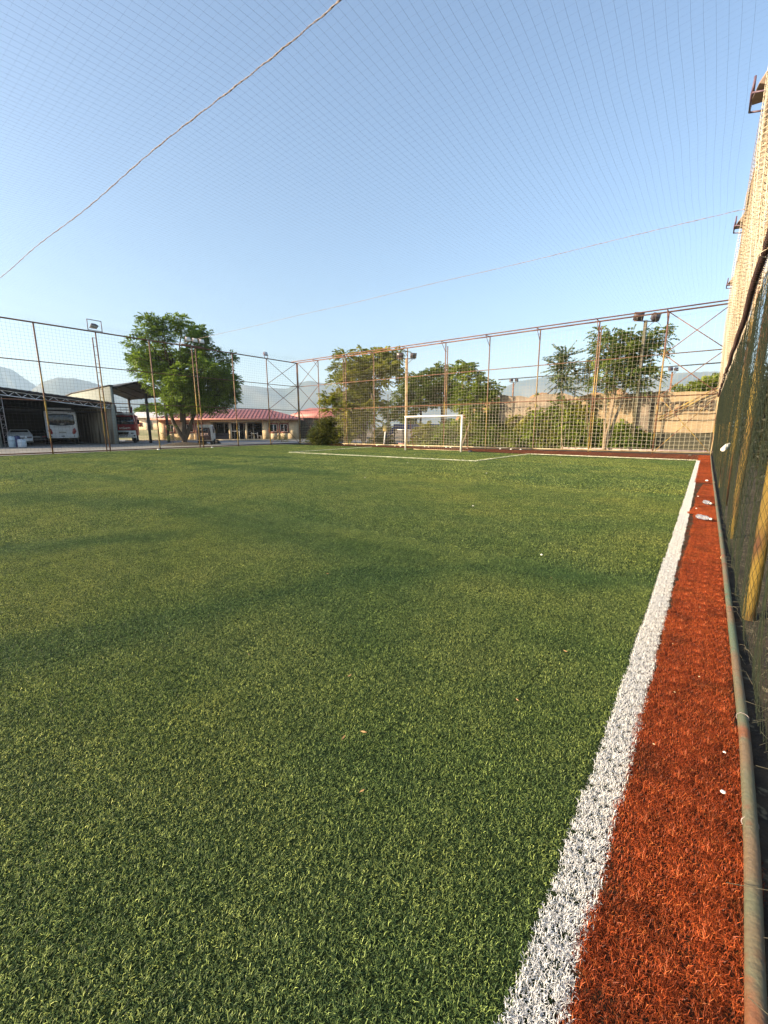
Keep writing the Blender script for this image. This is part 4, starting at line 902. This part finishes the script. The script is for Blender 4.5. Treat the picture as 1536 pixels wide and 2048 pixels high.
# ------------------------------------------------------------------ fire truck
ft = thing('fire_truck', 'red and white fire truck parked under the dark shelter roof', 'fire truck', (-47.1, 18.75, 0), R(-26))
W = 1.2
g = G(); V = []
prof = [(0, 1.28), (0, 1.72), (-.10, 1.9), (-.38, 2.68), (-.6, 2.8), (-2.2, 2.8), (-2.2, 1.28)]
for sy in (-1, 1):
    for (x, z) in prof: V.append((x, sy*(W if z < 2 else W-.13), z))
k = len(prof); g.add(V, [[i, (i+1) % k, k+(i+1) % k, k+i] for i in range(k)]); g.poly.append(list(range(k))[::-1]); g.poly.append(list(range(k, 2*k)))
cab = g.build('cab', RED, ft, bevel=.06, seg=3)
g = G(); g.add([(-.07, -W*.93, 1.86), (-.07, W*.93, 1.86), (-.345, W*.84, 2.62), (-.345, -W*.84, 2.62), (-.12, -W*.93, 1.84), (-.12, W*.93, 1.84), (-.40, W*.84, 2.60), (-.40, -W*.84, 2.60)], [[0, 1, 2, 3], [7, 6, 5, 4], [0, 4, 5, 1], [2, 6, 7, 3], [1, 5, 6, 2], [0, 3, 7, 4]])
g.build('windscreen', GLASS, ft)
for sy in (-1, 1):
    g = G(); y = sy*(W+.012); yt = sy*(W-.11); V = [(-.35, y, 1.9), (-1.3, y, 1.9), (-1.3, yt, 2.6), (-.6, yt, 2.6)]
    g.add(V+[(a, b-sy*.03, c) for a, b, c in V], [[0, 1, 2, 3], [7, 6, 5, 4], [0, 4, 5, 1], [1, 5, 6, 2], [2, 6, 7, 3], [3, 7, 4, 0]]); g.build('side_window', mat('pale_window', (.35, .42, .38), None, .2), ft)
    g = G(); g.bar((-.3, sy*W, 2.3), (.12, sy*(W+.28), 2.3), .02, 5); g.box((.12, sy*(W+.30), 2.1), (.10, .2, .45)); g.build('mirror', BLACK, ft, bevel=.02)
    g = G(); g.box((.11, sy*(W-.33), .98), (.04, .26, .12)); g.build('headlight', mat('headlight_glass', (.05, .06, .08), (.3, .3, .3), .1, 20), ft)
    g = G(); g.box((.11, sy*(W-.16), .72), (.04, .16, .12)); g.build('fog_light', BLACK, ft)
    for x in (-.9, -4.6):
        g = G(); g.lathe([(0, -.15), (.42, -.15), (.47, -.1), (.47, .1), (.42, .15), (0, .15)], (x, sy*1.0, .47), 22, 'y'); wh = g.build('wheel', BLACK, ft); g = G(); g.lathe([(0, -.165), (.2, -.165), (.25, -.12), (.25, .165), (0, .165)], (x, sy*1.0, .47), 16, 'y'); g.build('rim', WHITEP, wh)
g = G(); g.b2((-.6, -W+.02, .52), (.1, W-.02, 1.24)); g.build('bumper', CARW, ft, bevel=.05, seg=3)
g = G(); g.prism([(-.58, 1.12), (.58, 1.12), (.50, .84), (-.50, .84)], .1, .125, 'x'); g.build('grille', BLACK, ft)
g = G()
for a, b in ((-.45, -.3), (-.24, .24), (.3, .45)): g.b2((.1, a, .70), (.12, b, .77))
g.build('lower_grille', BLACK, ft)
text_mesh('lettering', 'NYSAKTI', .24, WHITEP, ft, plane_mw(Vector((.012, .25, 1.46)), (0, 1, 0)), ext=.004, bold=.006)
text_mesh('small_lettering', 'T.C.', .10, WHITEP, ft, plane_mw(Vector((.012, .2, 1.66)), (0, 1, 0)), ext=.003)
g = G(); g.b2((-6.6, -W, .7), (-2.35, W, 2.85)); g.build('equipment_body', RED, ft, bevel=.04)
g = G(); g.box((-.9, .2, 2.9), (1.4, 2.0, .12)); g.build('roof_platform', CARW, ft, bevel=.02)
g = G()
for z in (3.05, 3.3, 3.55):
    g.tube([(-.2, -.4, z), (-.2, 1.0, z), (-1.5, 1.0, z), (-1.5, -.4, z), (-.2, -.4, z)], .018, 5)
for x, y in ((-.2, -.4), (-.2, .1), (-.2, .55), (-.2, 1.0), (-.85, 1.0), (-1.5, 1.0), (-1.5, -.4)): g.bar((x, y, 2.95), (x, y, 3.6), .02, 5)
g.build('ladder_basket', mat('galvanised_rail', (.30, .31, .34), None, .4, metal=.5), ft)
g = G(); a = np.linspace(0, 2*math.pi, 24); g.tube(np.stack([-.25+.05*np.sin(a), 1.02+.02*np.cos(a), 3.3+.33*np.cos(a)], 1)+np.stack([.25*np.sin(a), 0*a, 0*a], 1), .03, 6, False); g.build('hose_reel', RED, ft)
g = G(); g.b2((-6.0, -.5, 2.88), (-1.2, -.1, 3.15)); g.b2((-.9, -.75, 2.96), (-.5, -.35, 3.75)); g.build('ladder_arm', RUST, ft)

# ------------------------------------------------------------------ compact street sweeper
sw = thing('street_sweeper', 'compact white street sweeper with a dark rear parked by the big tree', 'sweeper', tuple(at(407, 37.3)), R(138))
# local +X is forward, rear at x=0
g = G(); V = []; prof = [(0, .35), (-.05, .8), (.05, 1.45), (.2, 1.72), (1.0, 1.75), (1.0, .35)]
for sy in (-1, 1):
    for (x, z) in prof: V.append((x, sy*(.62 if z < 1.5 else .54), z))
k = len(prof); g.add(V, [[i, (i+1) % k, k+(i+1) % k, k+i] for i in range(k)]); g.poly += [list(range(k))[::-1], list(range(k, 2*k))]
g.build('hopper', mat('off_white_paint', (.58, .55, .50), (.48, .45, .40), .4, 3), sw, bevel=.04)
g = G(); g.prism([(-.56, .42), (.56, .42), (.56, 1.1), (.5, 1.5), (-.5, 1.5), (-.56, 1.1)], -.09, -.052, 'x'); g.build('rear_door', mat('dark_maroon', (.05, .018, .016), (.03, .015, .015), .5, 4), sw, bevel=.01)
g = G(); g.prism([(-.36, 1.12), (.36, 1.12), (.30, 1.42), (-.30, 1.42)], -.10, -.088, 'x'); g.build('rear_window', GLASS, sw)
g = G(); 
for k in range(6): g.b2((-.1, -.36+k*.12, .90), (-.092, -.28+k*.12, .98))
g.b2((-.1, -.42, .80), (-.092, .42, .825)); g.build('lettering', mat('pinkish_white_letters', (.6, .42, .38), None, .6), sw)
g = G(); V = []; prof = [(1.02, .45), (1.02, 1.72), (1.55, 1.74), (1.95, 1.15), (2.0, .45)]
for sy in (-1, 1):
    for (x, z) in prof: V.append((x, sy*(.60 if z < 1.5 else .52), z))
k = len(prof); g.add(V, [[i, (i+1) % k, k+(i+1) % k, k+i] for i in range(k)]); g.poly += [list(range(k))[::-1], list(range(k, 2*k))]
g.build('cab', mat('off_white_cab', (.62, .60, .56), None, .4), sw, bevel=.04)
for sy in (-1, 1):
    g = G(); V = [(1.12, sy*.607, 1.0), (1.75, sy*.607, 1.0), (1.52, sy*.55, 1.62), (1.12, sy*.55, 1.62)]; g.add(V+[(a, b-sy*.03, c) for a, b, c in V], [[0, 1, 2, 3], [7, 6, 5, 4], [0, 4, 5, 1], [1, 5, 6, 2], [2, 6, 7, 3], [3, 7, 4, 0]]); g.build('side_window', GLASS, sw)
    for x in (.35, 1.55):
        g = G(); g.lathe([(0, -.09), (.2, -.09), (.24, -.05), (.24, .05), (.2, .09), (0, .09)], (x, sy*.52, .24), 16, 'y'); g.build('wheel', BLACK, sw)
    g = G(); g.bar((1.9, sy*.3, .5), (2.45, sy*.55, .35), .04, 6); g.lathe([(0, .4), (.12, .38), (.2, .2), (.36, .02), (0, .02)], (2.55, sy*.6, 0), 14); g.build('brush', BLACK, sw)
    g = G(); g.box((1.6, sy*.68, 1.45), (.06, .12, .22)); g.build('mirror', BLACK, sw)
g = G(); g.b2((.1, -.5, .25), (1.9, .5, .45)); g.build('chassis', BLACK, sw)

# ------------------------------------------------------------------ red-roofed building
rb = thing('red_roofed_building', 'low cream building with a red seamed roof and an open terrace', 'building', tuple(BR), math.atan2(UF.y, UF.x))
# local: +X runs along the facade to the left, facade at y=0, outside is +Y or -Y
oy = 1 if (Matrix.Rotation(math.atan2(UF.y, UF.x), 3, 'Z') @ Vector((0, 1, 0))).dot(NF) > 0 else -1
def fB(g, s0, s1, o0, o1, z0, z1): g.b2((s0, oy*o0, z0), (s1, oy*o1, z1)); return g
LEN, DEP, EZ = 16.7, 8.0, 2.52
# wall pieces round the openings (o negative = into the building)
g = G()
op = [(1.25, 2.15), (2.55, 3.45), (11.6, 12.3), (12.7, 13.5), (15.0, 15.75)]
solid = [(0, 4.4), (10.6, LEN)]
for a, b in solid:
    cuts = sorted([o for o in op if a < o[0] < b]); x = a
    for (c, d) in cuts:
        fB(g, x, c, -.25, 0, 0, EZ); fB(g, c, d, -.25, 0, 0, 1.0); fB(g, c, d, -.25, 0, 1.95, EZ); x = d
    fB(g, x, b, -.25, 0, 0, EZ)
fB(g, 0, .25, -DEP, -.252, 0, EZ); fB(g, LEN-.25, LEN, -DEP, -.252, 0, EZ); fB(g, .25, LEN-.25, -DEP, -DEP+.25, 0, EZ)
fB(g, 4.15, 4.4, -2.4, -.252, 0, EZ); fB(g, 10.6, 10.85, -2.4, -.252, 0, EZ); fB(g, 4.4, 10.6, -.25, 0, 2.22, EZ)
g.build('wall', CREAM, rb)
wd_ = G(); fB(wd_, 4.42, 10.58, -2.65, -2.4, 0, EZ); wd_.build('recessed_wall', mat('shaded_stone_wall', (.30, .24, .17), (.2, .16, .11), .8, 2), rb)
for s_ in (6.35, 8.35):
    g = G(); fB(g, s_-.13, s_+.13, -.24, -.0, 0.0, 2.215); g.build('column', CREAM, rb)
g = G()
for k in range(5): fB(g, 4.6+k*1.22, 4.68+k*1.22, -2.4, -2.34, 0, 2.2)
fB(g, 4.5, 10.5, -2.4, -2.35, 2.1, 2.2); g.build('glazing_frame', WHITEP, rb)
g = G(); fB(g, 4.7, 10.4, -2.395, -2.375, .1, 2.1); g.build('glazing', GLASS, rb)
g = G(); fB(g, 7.2, 7.28, -.12, -.06, .05, 2.2); fB(g, 8.15, 8.22, -.12, -.06, .05, 2.2); fB(g, 7.28, 8.15, -.12, -.06, 1.05, 1.13); fB(g, 7.28, 8.15, -.12, -.06, 2.12, 2.2); g.build('door', WHITEP, rb)
for (a, b) in op:
    g = G(); fB(g, a, b, -.16, -.12, 1.0, 1.95); wn = g.build('window', GLASS, rb)
    g = G(); m_ = (a+b)/2; fB(g, a, a+.06, -.12, -.06, 1.0, 1.95); fB(g, b-.06, b, -.12, -.06, 1.0, 1.95); fB(g, m_-.05, m_+.05, -.12, -.06, 1.0, 1.95); fB(g, a+.06, b-.06, -.12, -.06, 1.89, 1.95); fB(g, a+.06, b-.06, -.12, -.06, 1.0, 1.06); g.build('frame', WHITEP, wn)
    g = G(); fB(g, a-.14, a, 0.003, .05, .88, 2.08); fB(g, b, b+.14, 0.003, .05, .88, 2.08); fB(g, a, b, .003, .06, .88, 1.0); fB(g, a, b, .003, .05, 1.95, 2.08); g.build('surround', TRIMR, wn)
# hip roof with seams
ov = .65; A_ = [(-ov, ov), (LEN+ov, ov), (LEN+ov, -DEP-ov), (-ov, -DEP-ov)]; rz0, rz1 = EZ+.1, 3.95; hip = 4.2
r0_, r1_ = (hip, -DEP/2), (LEN-hip, -DEP/2)
g = G(); V = [(a, oy*b, rz0) for a, b in A_]+[(r0_[0], oy*r0_[1], rz1), (r1_[0], oy*r1_[1], rz1)]
g.add(V, [[0, 1, 5, 4], [2, 3, 4, 5]], [[1, 2, 5], [3, 0, 4]]); rfo = g.build('roof', ROOFR, rb)
g = G(); s_ = -ov+.3
while s_ < LEN+ov:
    run = DEP/2+ov; f = min(1, (s_+ov)/(hip+ov), (LEN+ov-s_)/(hip+ov)); g.bar((s_, oy*ov, rz0+.02), (s_, oy*(ov-run*f), rz0+.02+(rz1-rz0)*f), .045, 4); s_ += .46
for k in range(10):
    o_ = ov-.4-k*.85; f = 1-abs(o_+DEP/2)/(DEP/2+ov); g.bar((-ov, oy*o_, rz0+.02), (-ov+(hip+ov)*f, oy*o_, rz0+.02+(rz1-rz0)*f), .035, 4)
g.build('seam', mat('red_seam', (.20, .045, .04), None, .5), rfo)
g = G(); fB(g, -ov, LEN+ov, ov+.002, ov+.05, EZ-.08, EZ+.12); fB(g, -ov-.05, -ov-.002, -DEP-ov, ov+.05, EZ-.08, EZ+.12); fB(g, -ov, LEN+ov, 0, ov, EZ-.05, EZ-.01); g.build('fascia', mat('salmon_fascia', (.55, .25, .18), (.48, .2, .15), .5, 3), rb)
# terrace table with two chairs
def lp(s_, o_, z=0): return tuple(fb(s_, o_, z))
tt = thing('table', 'small pale round table on the terrace of the red roofed building', 'table', lp(5.55, -.5, .06)); g = G(); g.lathe([(0, .7), (.42, .7), (.42, .75), (0, .75)]); g.build('tabletop', WHITEP, tt); g = G(); g.lathe([(.25, 0), (.12, .04), (.12, .7), (.2, .7)]); g.build('pedestal', CREAM, tt)
def chair(label, p, rz):
    c_ = thing('chair', label, 'chair', p, rz, 'terrace chairs'); g = G(); g.box((0, 0, .43), (.5, .5, .05)); g.build('seat', WHITEP, c_, bevel=.02)
    g = G(); g.box((0, .24, .68), (.5, .05, .45)); g.build('backrest', WHITEP, c_, bevel=.02)
    for x in (-.21, .21):
        for y in (-.21, .21): g = G(); g.bar((x, y, 0), (x, y, .42), .02, 5); g.build('leg', WHITEP, c_)
    return c_
chair('white chair right of the terrace table', lp(4.85, -.5, .06), math.atan2(UF.y, UF.x)+R(90)+math.pi); chair('white chair left of the terrace table', lp(6.1, -.9, .06), math.atan2(UF.y, UF.x)+R(-90)+math.pi)
sf = thing('sofa', 'dark outdoor sofa in the shade at the left of the terrace', 'sofa', lp(9.5, -1.4, .0), math.atan2(UF.y, UF.x)); g = G(); g.box((0, 0, .25), (1.9, .8, .4)); g.build('seat', HOUS, sf, bevel=.05); g = G(); g.box((0, -.38*oy, .6), (1.9, .18, .5)); g.build('backrest', HOUS, sf, bevel=.05)

# second red roof behind, with its grey louvred side wall
b2p = at(601, 58.0); sb = thing('red_roofed_building', 'second red roofed building with a grey slatted wall behind the round bush', 'building', tuple(b2p), YAW+R(6))
g = G(); g.b2((0, 0, 0), (9, 9, 2.75)); g.build('wall', mat('grey_beige_wall', (.24, .21, .18), (.17, .15, .13), .85, 2), sb)
g = G()
for k in range(11): g.b2((.1, -.06, .2+k*.22), (4.5, -.003, .28+k*.22))
g.build('louvre', mat('dark_slats', (.07, .055, .05), None, .7), sb)
g = G(); V = [(-2.4, -.6, 2.8), (9.6, -.6, 2.8), (9.6, 9.6, 2.8), (-2.4, 9.6, 2.8), (1.0, 4.5, 4.35), (6.2, 4.5, 4.35)]; g.add(V, [[0, 1, 5, 4], [2, 3, 4, 5], [0, 3, 2, 1]], [[1, 2, 5], [3, 0, 4]]); g.build('roof', ROOFR, sb)

# far cream building with grey roof on the bank
fp = at(268, 84.0); fc = thing('cream_building', 'far low cream building with a flat grey roof behind the fire truck', 'building', (fp.x, fp.y, 1.2), YAW+R(10))
g = G(); g.b2((0, 0, -.3), (14, 6, 2.35)); g.build('wall', mat('pale_peach_wall', (.66, .50, .36), (.58, .44, .32), .85, 1), fc)
g = G(); g.prism([(-.5, 2.35), (6.6, 2.35), (6.4, 2.5), (3.2, 3.6), (-.4, 2.5)], -.4, 14.4, 'x'); g.build('roof', mat('grey_sheet_roof', (.34, .34, .36), (.28, .28, .3), .6, 1), fc)
for x, w_, z0, z1, nm in ((2.3, 1.0, -.2, 1.9, 'door'), (.8, .7, .7, 1.5, 'window'), (6.0, .8, .6, 1.6, 'window'), (9.0, .8, .6, 1.6, 'window')):
    g = G(); g.b2((x, -.05, z0), (x+w_, -.004, z1)); g.build(nm, TRIMR if nm == 'window' else CONC, fc)

# ------------------------------------------------------------------ second court beyond the goal end fence: banner fence
SCR = mat('beige_screen', (.31, .23, .135), (.26, .195, .12), .9, 1.5, (.35, .65), bump=.2, bscale=40)
SCR2 = mat('brownish_screen', (.26, .20, .15), (.17, .14, .11), .9, 1.3, bump=.2, bscale=40)
DGN = mat('dark_green_mesh_wall', (.055, .050, .030), (.035, .034, .022), .9, 5)
cf = thing('court_fence', 'fence of the next court hung with a long beige banner', 'fence', (-6, 32, 0))
YB = 32.0
pb = [(-13.2, 0), (.9, 0)]
def wav(x): return .05*math.sin(x*1.9)+.03*math.sin(x*4.3)
g = G(); n = 60
def cloth(g, xa, xb, ztop, zbot, yoff, nz=8):
    V = []; nn_ = max(8, int((xb-xa)*6))
    for j in range(nz):
        for i in range(nn_):
            x = xa+(xb-xa)*i/(nn_-1); f = j/(nz-1); z = ztop(x)*(1-f)+zbot(x)*f; V.append((x+6, yoff+.03*math.sin(x*3.1+f*3)+.02*math.sin(x*9+f*5), z))
    m0 = len(V); V += [(a, b+.012, c) for a, b, c in V]
    q = [[j*nn_+i, j*nn_+i+1, (j+1)*nn_+i+1, (j+1)*nn_+i] for j in range(nz-1) for i in range(nn_-1)]
    g.add(V, q+[[m0+a for a in r_[::-1]] for r_ in q])
cloth(g, -3.15, .9, lambda x: 3.52+wav(x), lambda x: 1.08+.4*wav(x), -.12); g.build('banner', SCR, cf)
g = G(); cloth(g, -7.6, -3.45, lambda x: 3.55+wav(x), lambda x: 1.35+.5*wav(x), -.10); g.build('banner', SCR, cf)
g = G(); cloth(g, -3.75, -3.0, lambda x: 3.62+wav(x), lambda x: 1.2+.5*wav(x), -.17); g.build('banner', SCR2, cf)
g = G(); cloth(g, -12.9, -7.65, lambda x: 3.7+wav(x)*2, lambda x: 1.55+wav(x)*2, -.10); g.build('banner', SCR2, cf)
LETT = mat('faded_letter_print', (.055, .04, .03), (.09, .065, .045), .9, 6)
text_mesh('banner_lettering', 'BELEDİYE', .78, LETT, cf, plane_mw(Vector((-1.50+6, -.20, 2.62)), (1, 0, 0)), ext=.004, mirror=True, bold=.022)
g = G()
for z, xa, xb in ((2.20, -3.1, .8), (1.82, -3.1, .8)): g.tube([(x+6, -.195+.01*math.sin(x*3), z+.01*math.sin(x*5)) for x in np.linspace(xa, xb, 20)], .018, 4)
g.build('banner_stripe', LETT, cf)
g = G(); 
for k in range(2): pass
V = [(-9.0+6, .0, .05), (1.4+6, .0, .05), (1.4+6, 0, 1.12), (-9.0+6, 0, 1.12)]; g.add(V+[(a, .05, c) for a, b, c in V], [[0, 1, 2, 3], [7, 6, 5, 4], [2, 6, 7, 3]]); g.build('mesh_skirt', DGN, cf)
for x in (-12.9, -10.2, -7.62, -5.1, -2.3, .35, 1.1):
    g = G(); g.bar((x+6, .08, 0), (x+6, .08, 3.9 if x < -3 else 3.6), .045, 6); g.build('post', YEL if x > -3 else DARKM, cf)
g = G(); g.bar((-7.2, .08, 3.42), (7.1, .08, 3.42), .03, 5); g.bar((-7.2, .1, 5.0), (7.1, .1, 5.05), .035, 5); g.build('rail', DARKM, cf)
g = G(); g.bar((-2.6+6, -.3, 1.9), (.9+6, -.5, 4.1), .04, 5); g.bar((-2.4+6, -.3, 1.85), (1.2+6, -.5, 4.1), .03, 5); g.build('brace', YEL, cf)
g = G(); g.bar((-8.2+6, .0, 4.9), (-10.3+6, 0, 3.0), .05, 5); g.build('brace', DARKM, cf)
# earth heaps seen over it
OR = mat('orange_earth', (.36, .20, .09), (.26, .14, .06), .95, .8, bump=.6, bscale=3)
g = G(); n = 38; V = []
for j in range(6):
    for i in range(n):
        x = -24+i*.55; f = j/5; h_ = (4.9+.35*math.sin(i*.5)+.22*math.sin(i*1.3+1)+.2*rng.random())*math.sin(math.pi*(.02+.5*f)); V.append((x, 44+7*f+.4*rng.random(), h_-.1))
g.add(V, [[j*n+i, j*n+i+1, (j+1)*n+i+1, (j+1)*n+i] for j in range(5) for i in range(n-1)]); tag(g.build('earth_heap', OR), kind='structure')
# kerb behind the fence (pink white)
g = G(); g.box((-3.4, 29.9, .05), (8.6, .16, .12), R(-2)); tag(g.build('kerb', mat('pinkish_kerb', (.45, .33, .30), (.3, .24, .22), .8, 3)), kind='structure')

# blue tarpaulin shelter, tables and box near the left of the goal
TARP = mat('blue_tarpaulin', (.045, .075, .21), (.03, .05, .15), .6, 3, bump=.3)
ts_ = thing('tarpaulin_shelter', 'low shelter with a blue tarpaulin roof behind the goal', 'shelter', tuple(at(832, 39)), YAW)
g = G(); V = []; n = 14
for j in range(5):
    for i in range(n): V.append((-2.1+4.2*i/(n-1), -1+2*j/4, 1.75-.04*abs(i-6.5)-.12*j*0+.04*math.sin(i*1.7+j)))
g.add(V, [[j*n+i, j*n+i+1, (j+1)*n+i+1, (j+1)*n+i] for j in range(4) for i in range(n-1)]); m0 = [(a, b, c-.03) for a, b, c in V]; g.add(m0, [[j*n+i+1, j*n+i, (j+1)*n+i, (j+1)*n+i+1] for j in range(4) for i in range(n-1)])
g.add([(-2.1, -1, 1.75), (2.1, -1, 1.75), (2.1, -1.02, 1.3), (-2.1, -1.02, 1.3)], [[0, 1, 2, 3]]); g.build('tarpaulin', TARP, ts_)
g = G(); g.add([(-2.1, -1.03, 1.0), (-2.9, -.8, .4), (-2.7, -.8, 1.1), (-2.1, -1.03, 1.5)], [[0, 1, 2, 3]]); g.build('tarpaulin_flap', TARP, ts_)
for x in (-2, 2):
    for y in (-.95, .95): g = G(); g.bar((x, y, 0), (x, y, 1.7), .035, 6); g.build('post', DARKM, ts_)
p = at(806, 36.5); wt = thing('table', 'white topped table on one dark leg left of the goal post', 'table', tuple(p), YAW); g = G(); g.box((0, 0, 1.28), (1.0, .6, .06)); g.build('tabletop', WHITEP, wt); g = G(); g.box((0, 0, .63), (.12, .12, 1.25)); g.build('leg', DARKM, wt)
g = G(); g.box((0, 0, .06), (.8, .5, .12)); g.build('foot', mat('pink_base', (.4, .2, .18), None, .8), wt)
p = at(769, 36.2); yb_ = thing('meter_box', 'small yellow box on a leaning white post left of the goal', 'box', tuple(p), YAW)
g = G(); g.box((.02, 0, 1.38), (.32, .16, .48)); g.build('box', mat('yellow_box_paint', (.70, .52, .16), (.6, .45, .15), .5, 4), yb_, bevel=.02)
g = G(); g.tube([(-.05, 0, 0), (.07, 0, 1.14)], .06, 8); g.build('post', WHITEP, yb_)
g = G(); g.bar((-1.45, .05, .05), (-.1, 0, 1.2), .03, 6); g.build('stay', CONC, yb_)
# thin poles among trees
for u, v, lb in ((744, 36.4, 'thin grey pole left of the yellow box'), (776, 37.4, 'thin grey pole just right of the yellow box')):
    p = at(u, v); g = G(); g.bar((p.x, p.y, 0), (p.x, p.y, 4.3), .035, 6); tag(g.build('thin_pole', CREAMP), lb, 'pole')

# ------------------------------------------------------------------ litter
PET = mat('clear_plastic', (.55, .56, .60), (.45, .45, .5), .12, 25)
PET.node_tree.nodes['Principled BSDF'].inputs['Transmission Weight'].default_value = .7
def bottle(label, loc, rz, L=.2, r=.032, m=PET, tilt=0):
    t = thing('plastic_bottle', label, 'bottle', loc, rz); t.rotation_euler = (0, tilt, rz)
    g = G(); g.lathe([(0, 0), (r*.8, 0), (r, .012), (r, L*.3), (r*.9, L*.34), (r, L*.38), (r, L*.68), (r*.45, L*.88), (r*.4, L*.93)], n=14, axis='x'); g.build('bottle_body', m, t, smooth=True)
    g = G(); g.lathe([(0, L*.93), (r*.48, L*.93), (r*.48, L), (0, L)], n=10, axis='x'); g.build('cap', WHITEP, t)
    return t
bottle('clear plastic bottle lying lengthwise on the red strip, nearer of two', (.02, 7.95, .065), R(-42), .24, .034)
bottle('clear plastic bottle lying near the pipe on the red strip, farther of two', (.10, 9.6, .065), R(-60), .20, .036)
bottle('white plastic bottle caught high in the dark side net', (.235, 9.0, 1.03), R(70), .26, .036, WHITEP, R(-22))
def scrap(label, loc, s_, cat='litter', name='paper_scrap', m=WHITEP, group=None):
    g = G(); k = 9; a = np.linspace(0, 2*math.pi, k, endpoint=False); r_ = s_*rng.uniform(.6, 1.1, k)
    top = np.stack([r_*.7*np.cos(a), r_*.7*np.sin(a), np.full(k, s_*.55)], 1); bot = np.stack([r_*np.cos(a), r_*np.sin(a), np.zeros(k)], 1)
    g.add(np.concatenate([bot, top])+np.array(loc), [[i, (i+1) % k, k+(i+1) % k, k+i] for i in range(k)]); g.poly.append([k+i for i in range(k)])
    return tag(g.build(name, m), label, cat, group)
scrap('white pebble on the red strip close to the pipe', (.205, 1.86, .042), .011, 'pebble', 'pebble')
scrap('tiny pale pebble on the red strip above the white pebble', (.215, 2.12, .042), .006, 'pebble', 'pebble')
scrap('crumpled white cup on the red strip before the torn seam', (.13, 13.6, .05), .045, 'cup', 'paper_cup')
scrap('small white scrap on the red strip between the bottles', (.0, 8.8, .05), .016)
scrap('small white scrap on the red strip just past the farther bottle', (.0, 10.4, .05), .016)
for k, (x, y) in enumerate([(-.02, 3.1), (.12, 2.75), (.02, 2.5), (.11, 3.9), (.04, 5.3), (.17, 6.2), (-.03, 2.0)]):
    scrap('tiny pale chip lying in the red turf strip', (x, y, .040), .005, 'chip', 'chip', CREAMP, 'tiny chips in the red strip')
for k, x in enumerate([-24.2, -22.9, -20.6, -18.9, -18.4, -16.4, -15.9, -14.6, -14.2, -12.9, -10.6, -9.9, -9.3]):
    scrap('scrap of white litter at the foot of the goal end fence', (x, YF-.35-.3*rng.random(), .05), .075*rng.uniform(.6, 1.2), group='white litter along the goal end fence')
scrap('dark crumpled bag on the turf right of the goal', (-11.0, 23.0, .02), .17, 'bag', 'crumpled_bag', DARKM)
scrap('dark lump of litter in the far right corner', (-.55, 25.9, .02), .14, 'litter', 'crumpled_bag', BARK)
scrap('white scrap under the left fence near the lattice post', (-29.7, 17.9, .0), .12)
scrap('white scrap under the left fence before the fire truck', (-29.8, 14.0, .0), .12)
LF = mat('dead_leaf', (.34, .20, .08), (.42, .26, .12), .8, 8)
for (x, y) in [(-1.15, 1.22), (-1.1, 1.30), (-.62, 1.95), (-2.6, 3.0), (-2.75, 2.75), (-.9, 1.05), (-1.45, 1.6), (-.55, 2.6), (-1.0, 3.9), (-2.1, 1.4)]:
    a = rng.uniform(0, 6.28); s_ = rng.uniform(.009, .016); g = G(); c, s2 = math.cos(a), math.sin(a)
    V = [(-1.3, 0, 0), (-.3, .35, .2), (1.2, .1, .35), (.2, -.35, .1)]; V = [(x+s_*(c*p-s2*q), y+s_*(s2*p+c*q), .036+s_*r_) for p, q, r_ in V]
    g.add(V+[(p, q, r_-.001) for p, q, r_ in V], [[0, 1, 2, 3], [7, 6, 5, 4]]); tag(g.build('dead_leaf', LF), 'small dry brown leaf lying on the green turf', 'leaf', 'dry leaves on the turf')
for (x, y) in [(-3.2, 6.9), (-1.3, 4.6), (-7.6, 9.2), (-13.5, 10.6), (-9.5, 14.2), (-5.3, 12.3), (-15.8, 14.4), (-18.6, 8.6), (-12.2, 18.9), (-4.6, 18.0)]:
    scrap('tiny white fleck lying far out on the green turf', (x, y, .03), .018, 'litter', 'litter_fleck', WHITEP, 'white flecks on the turf')
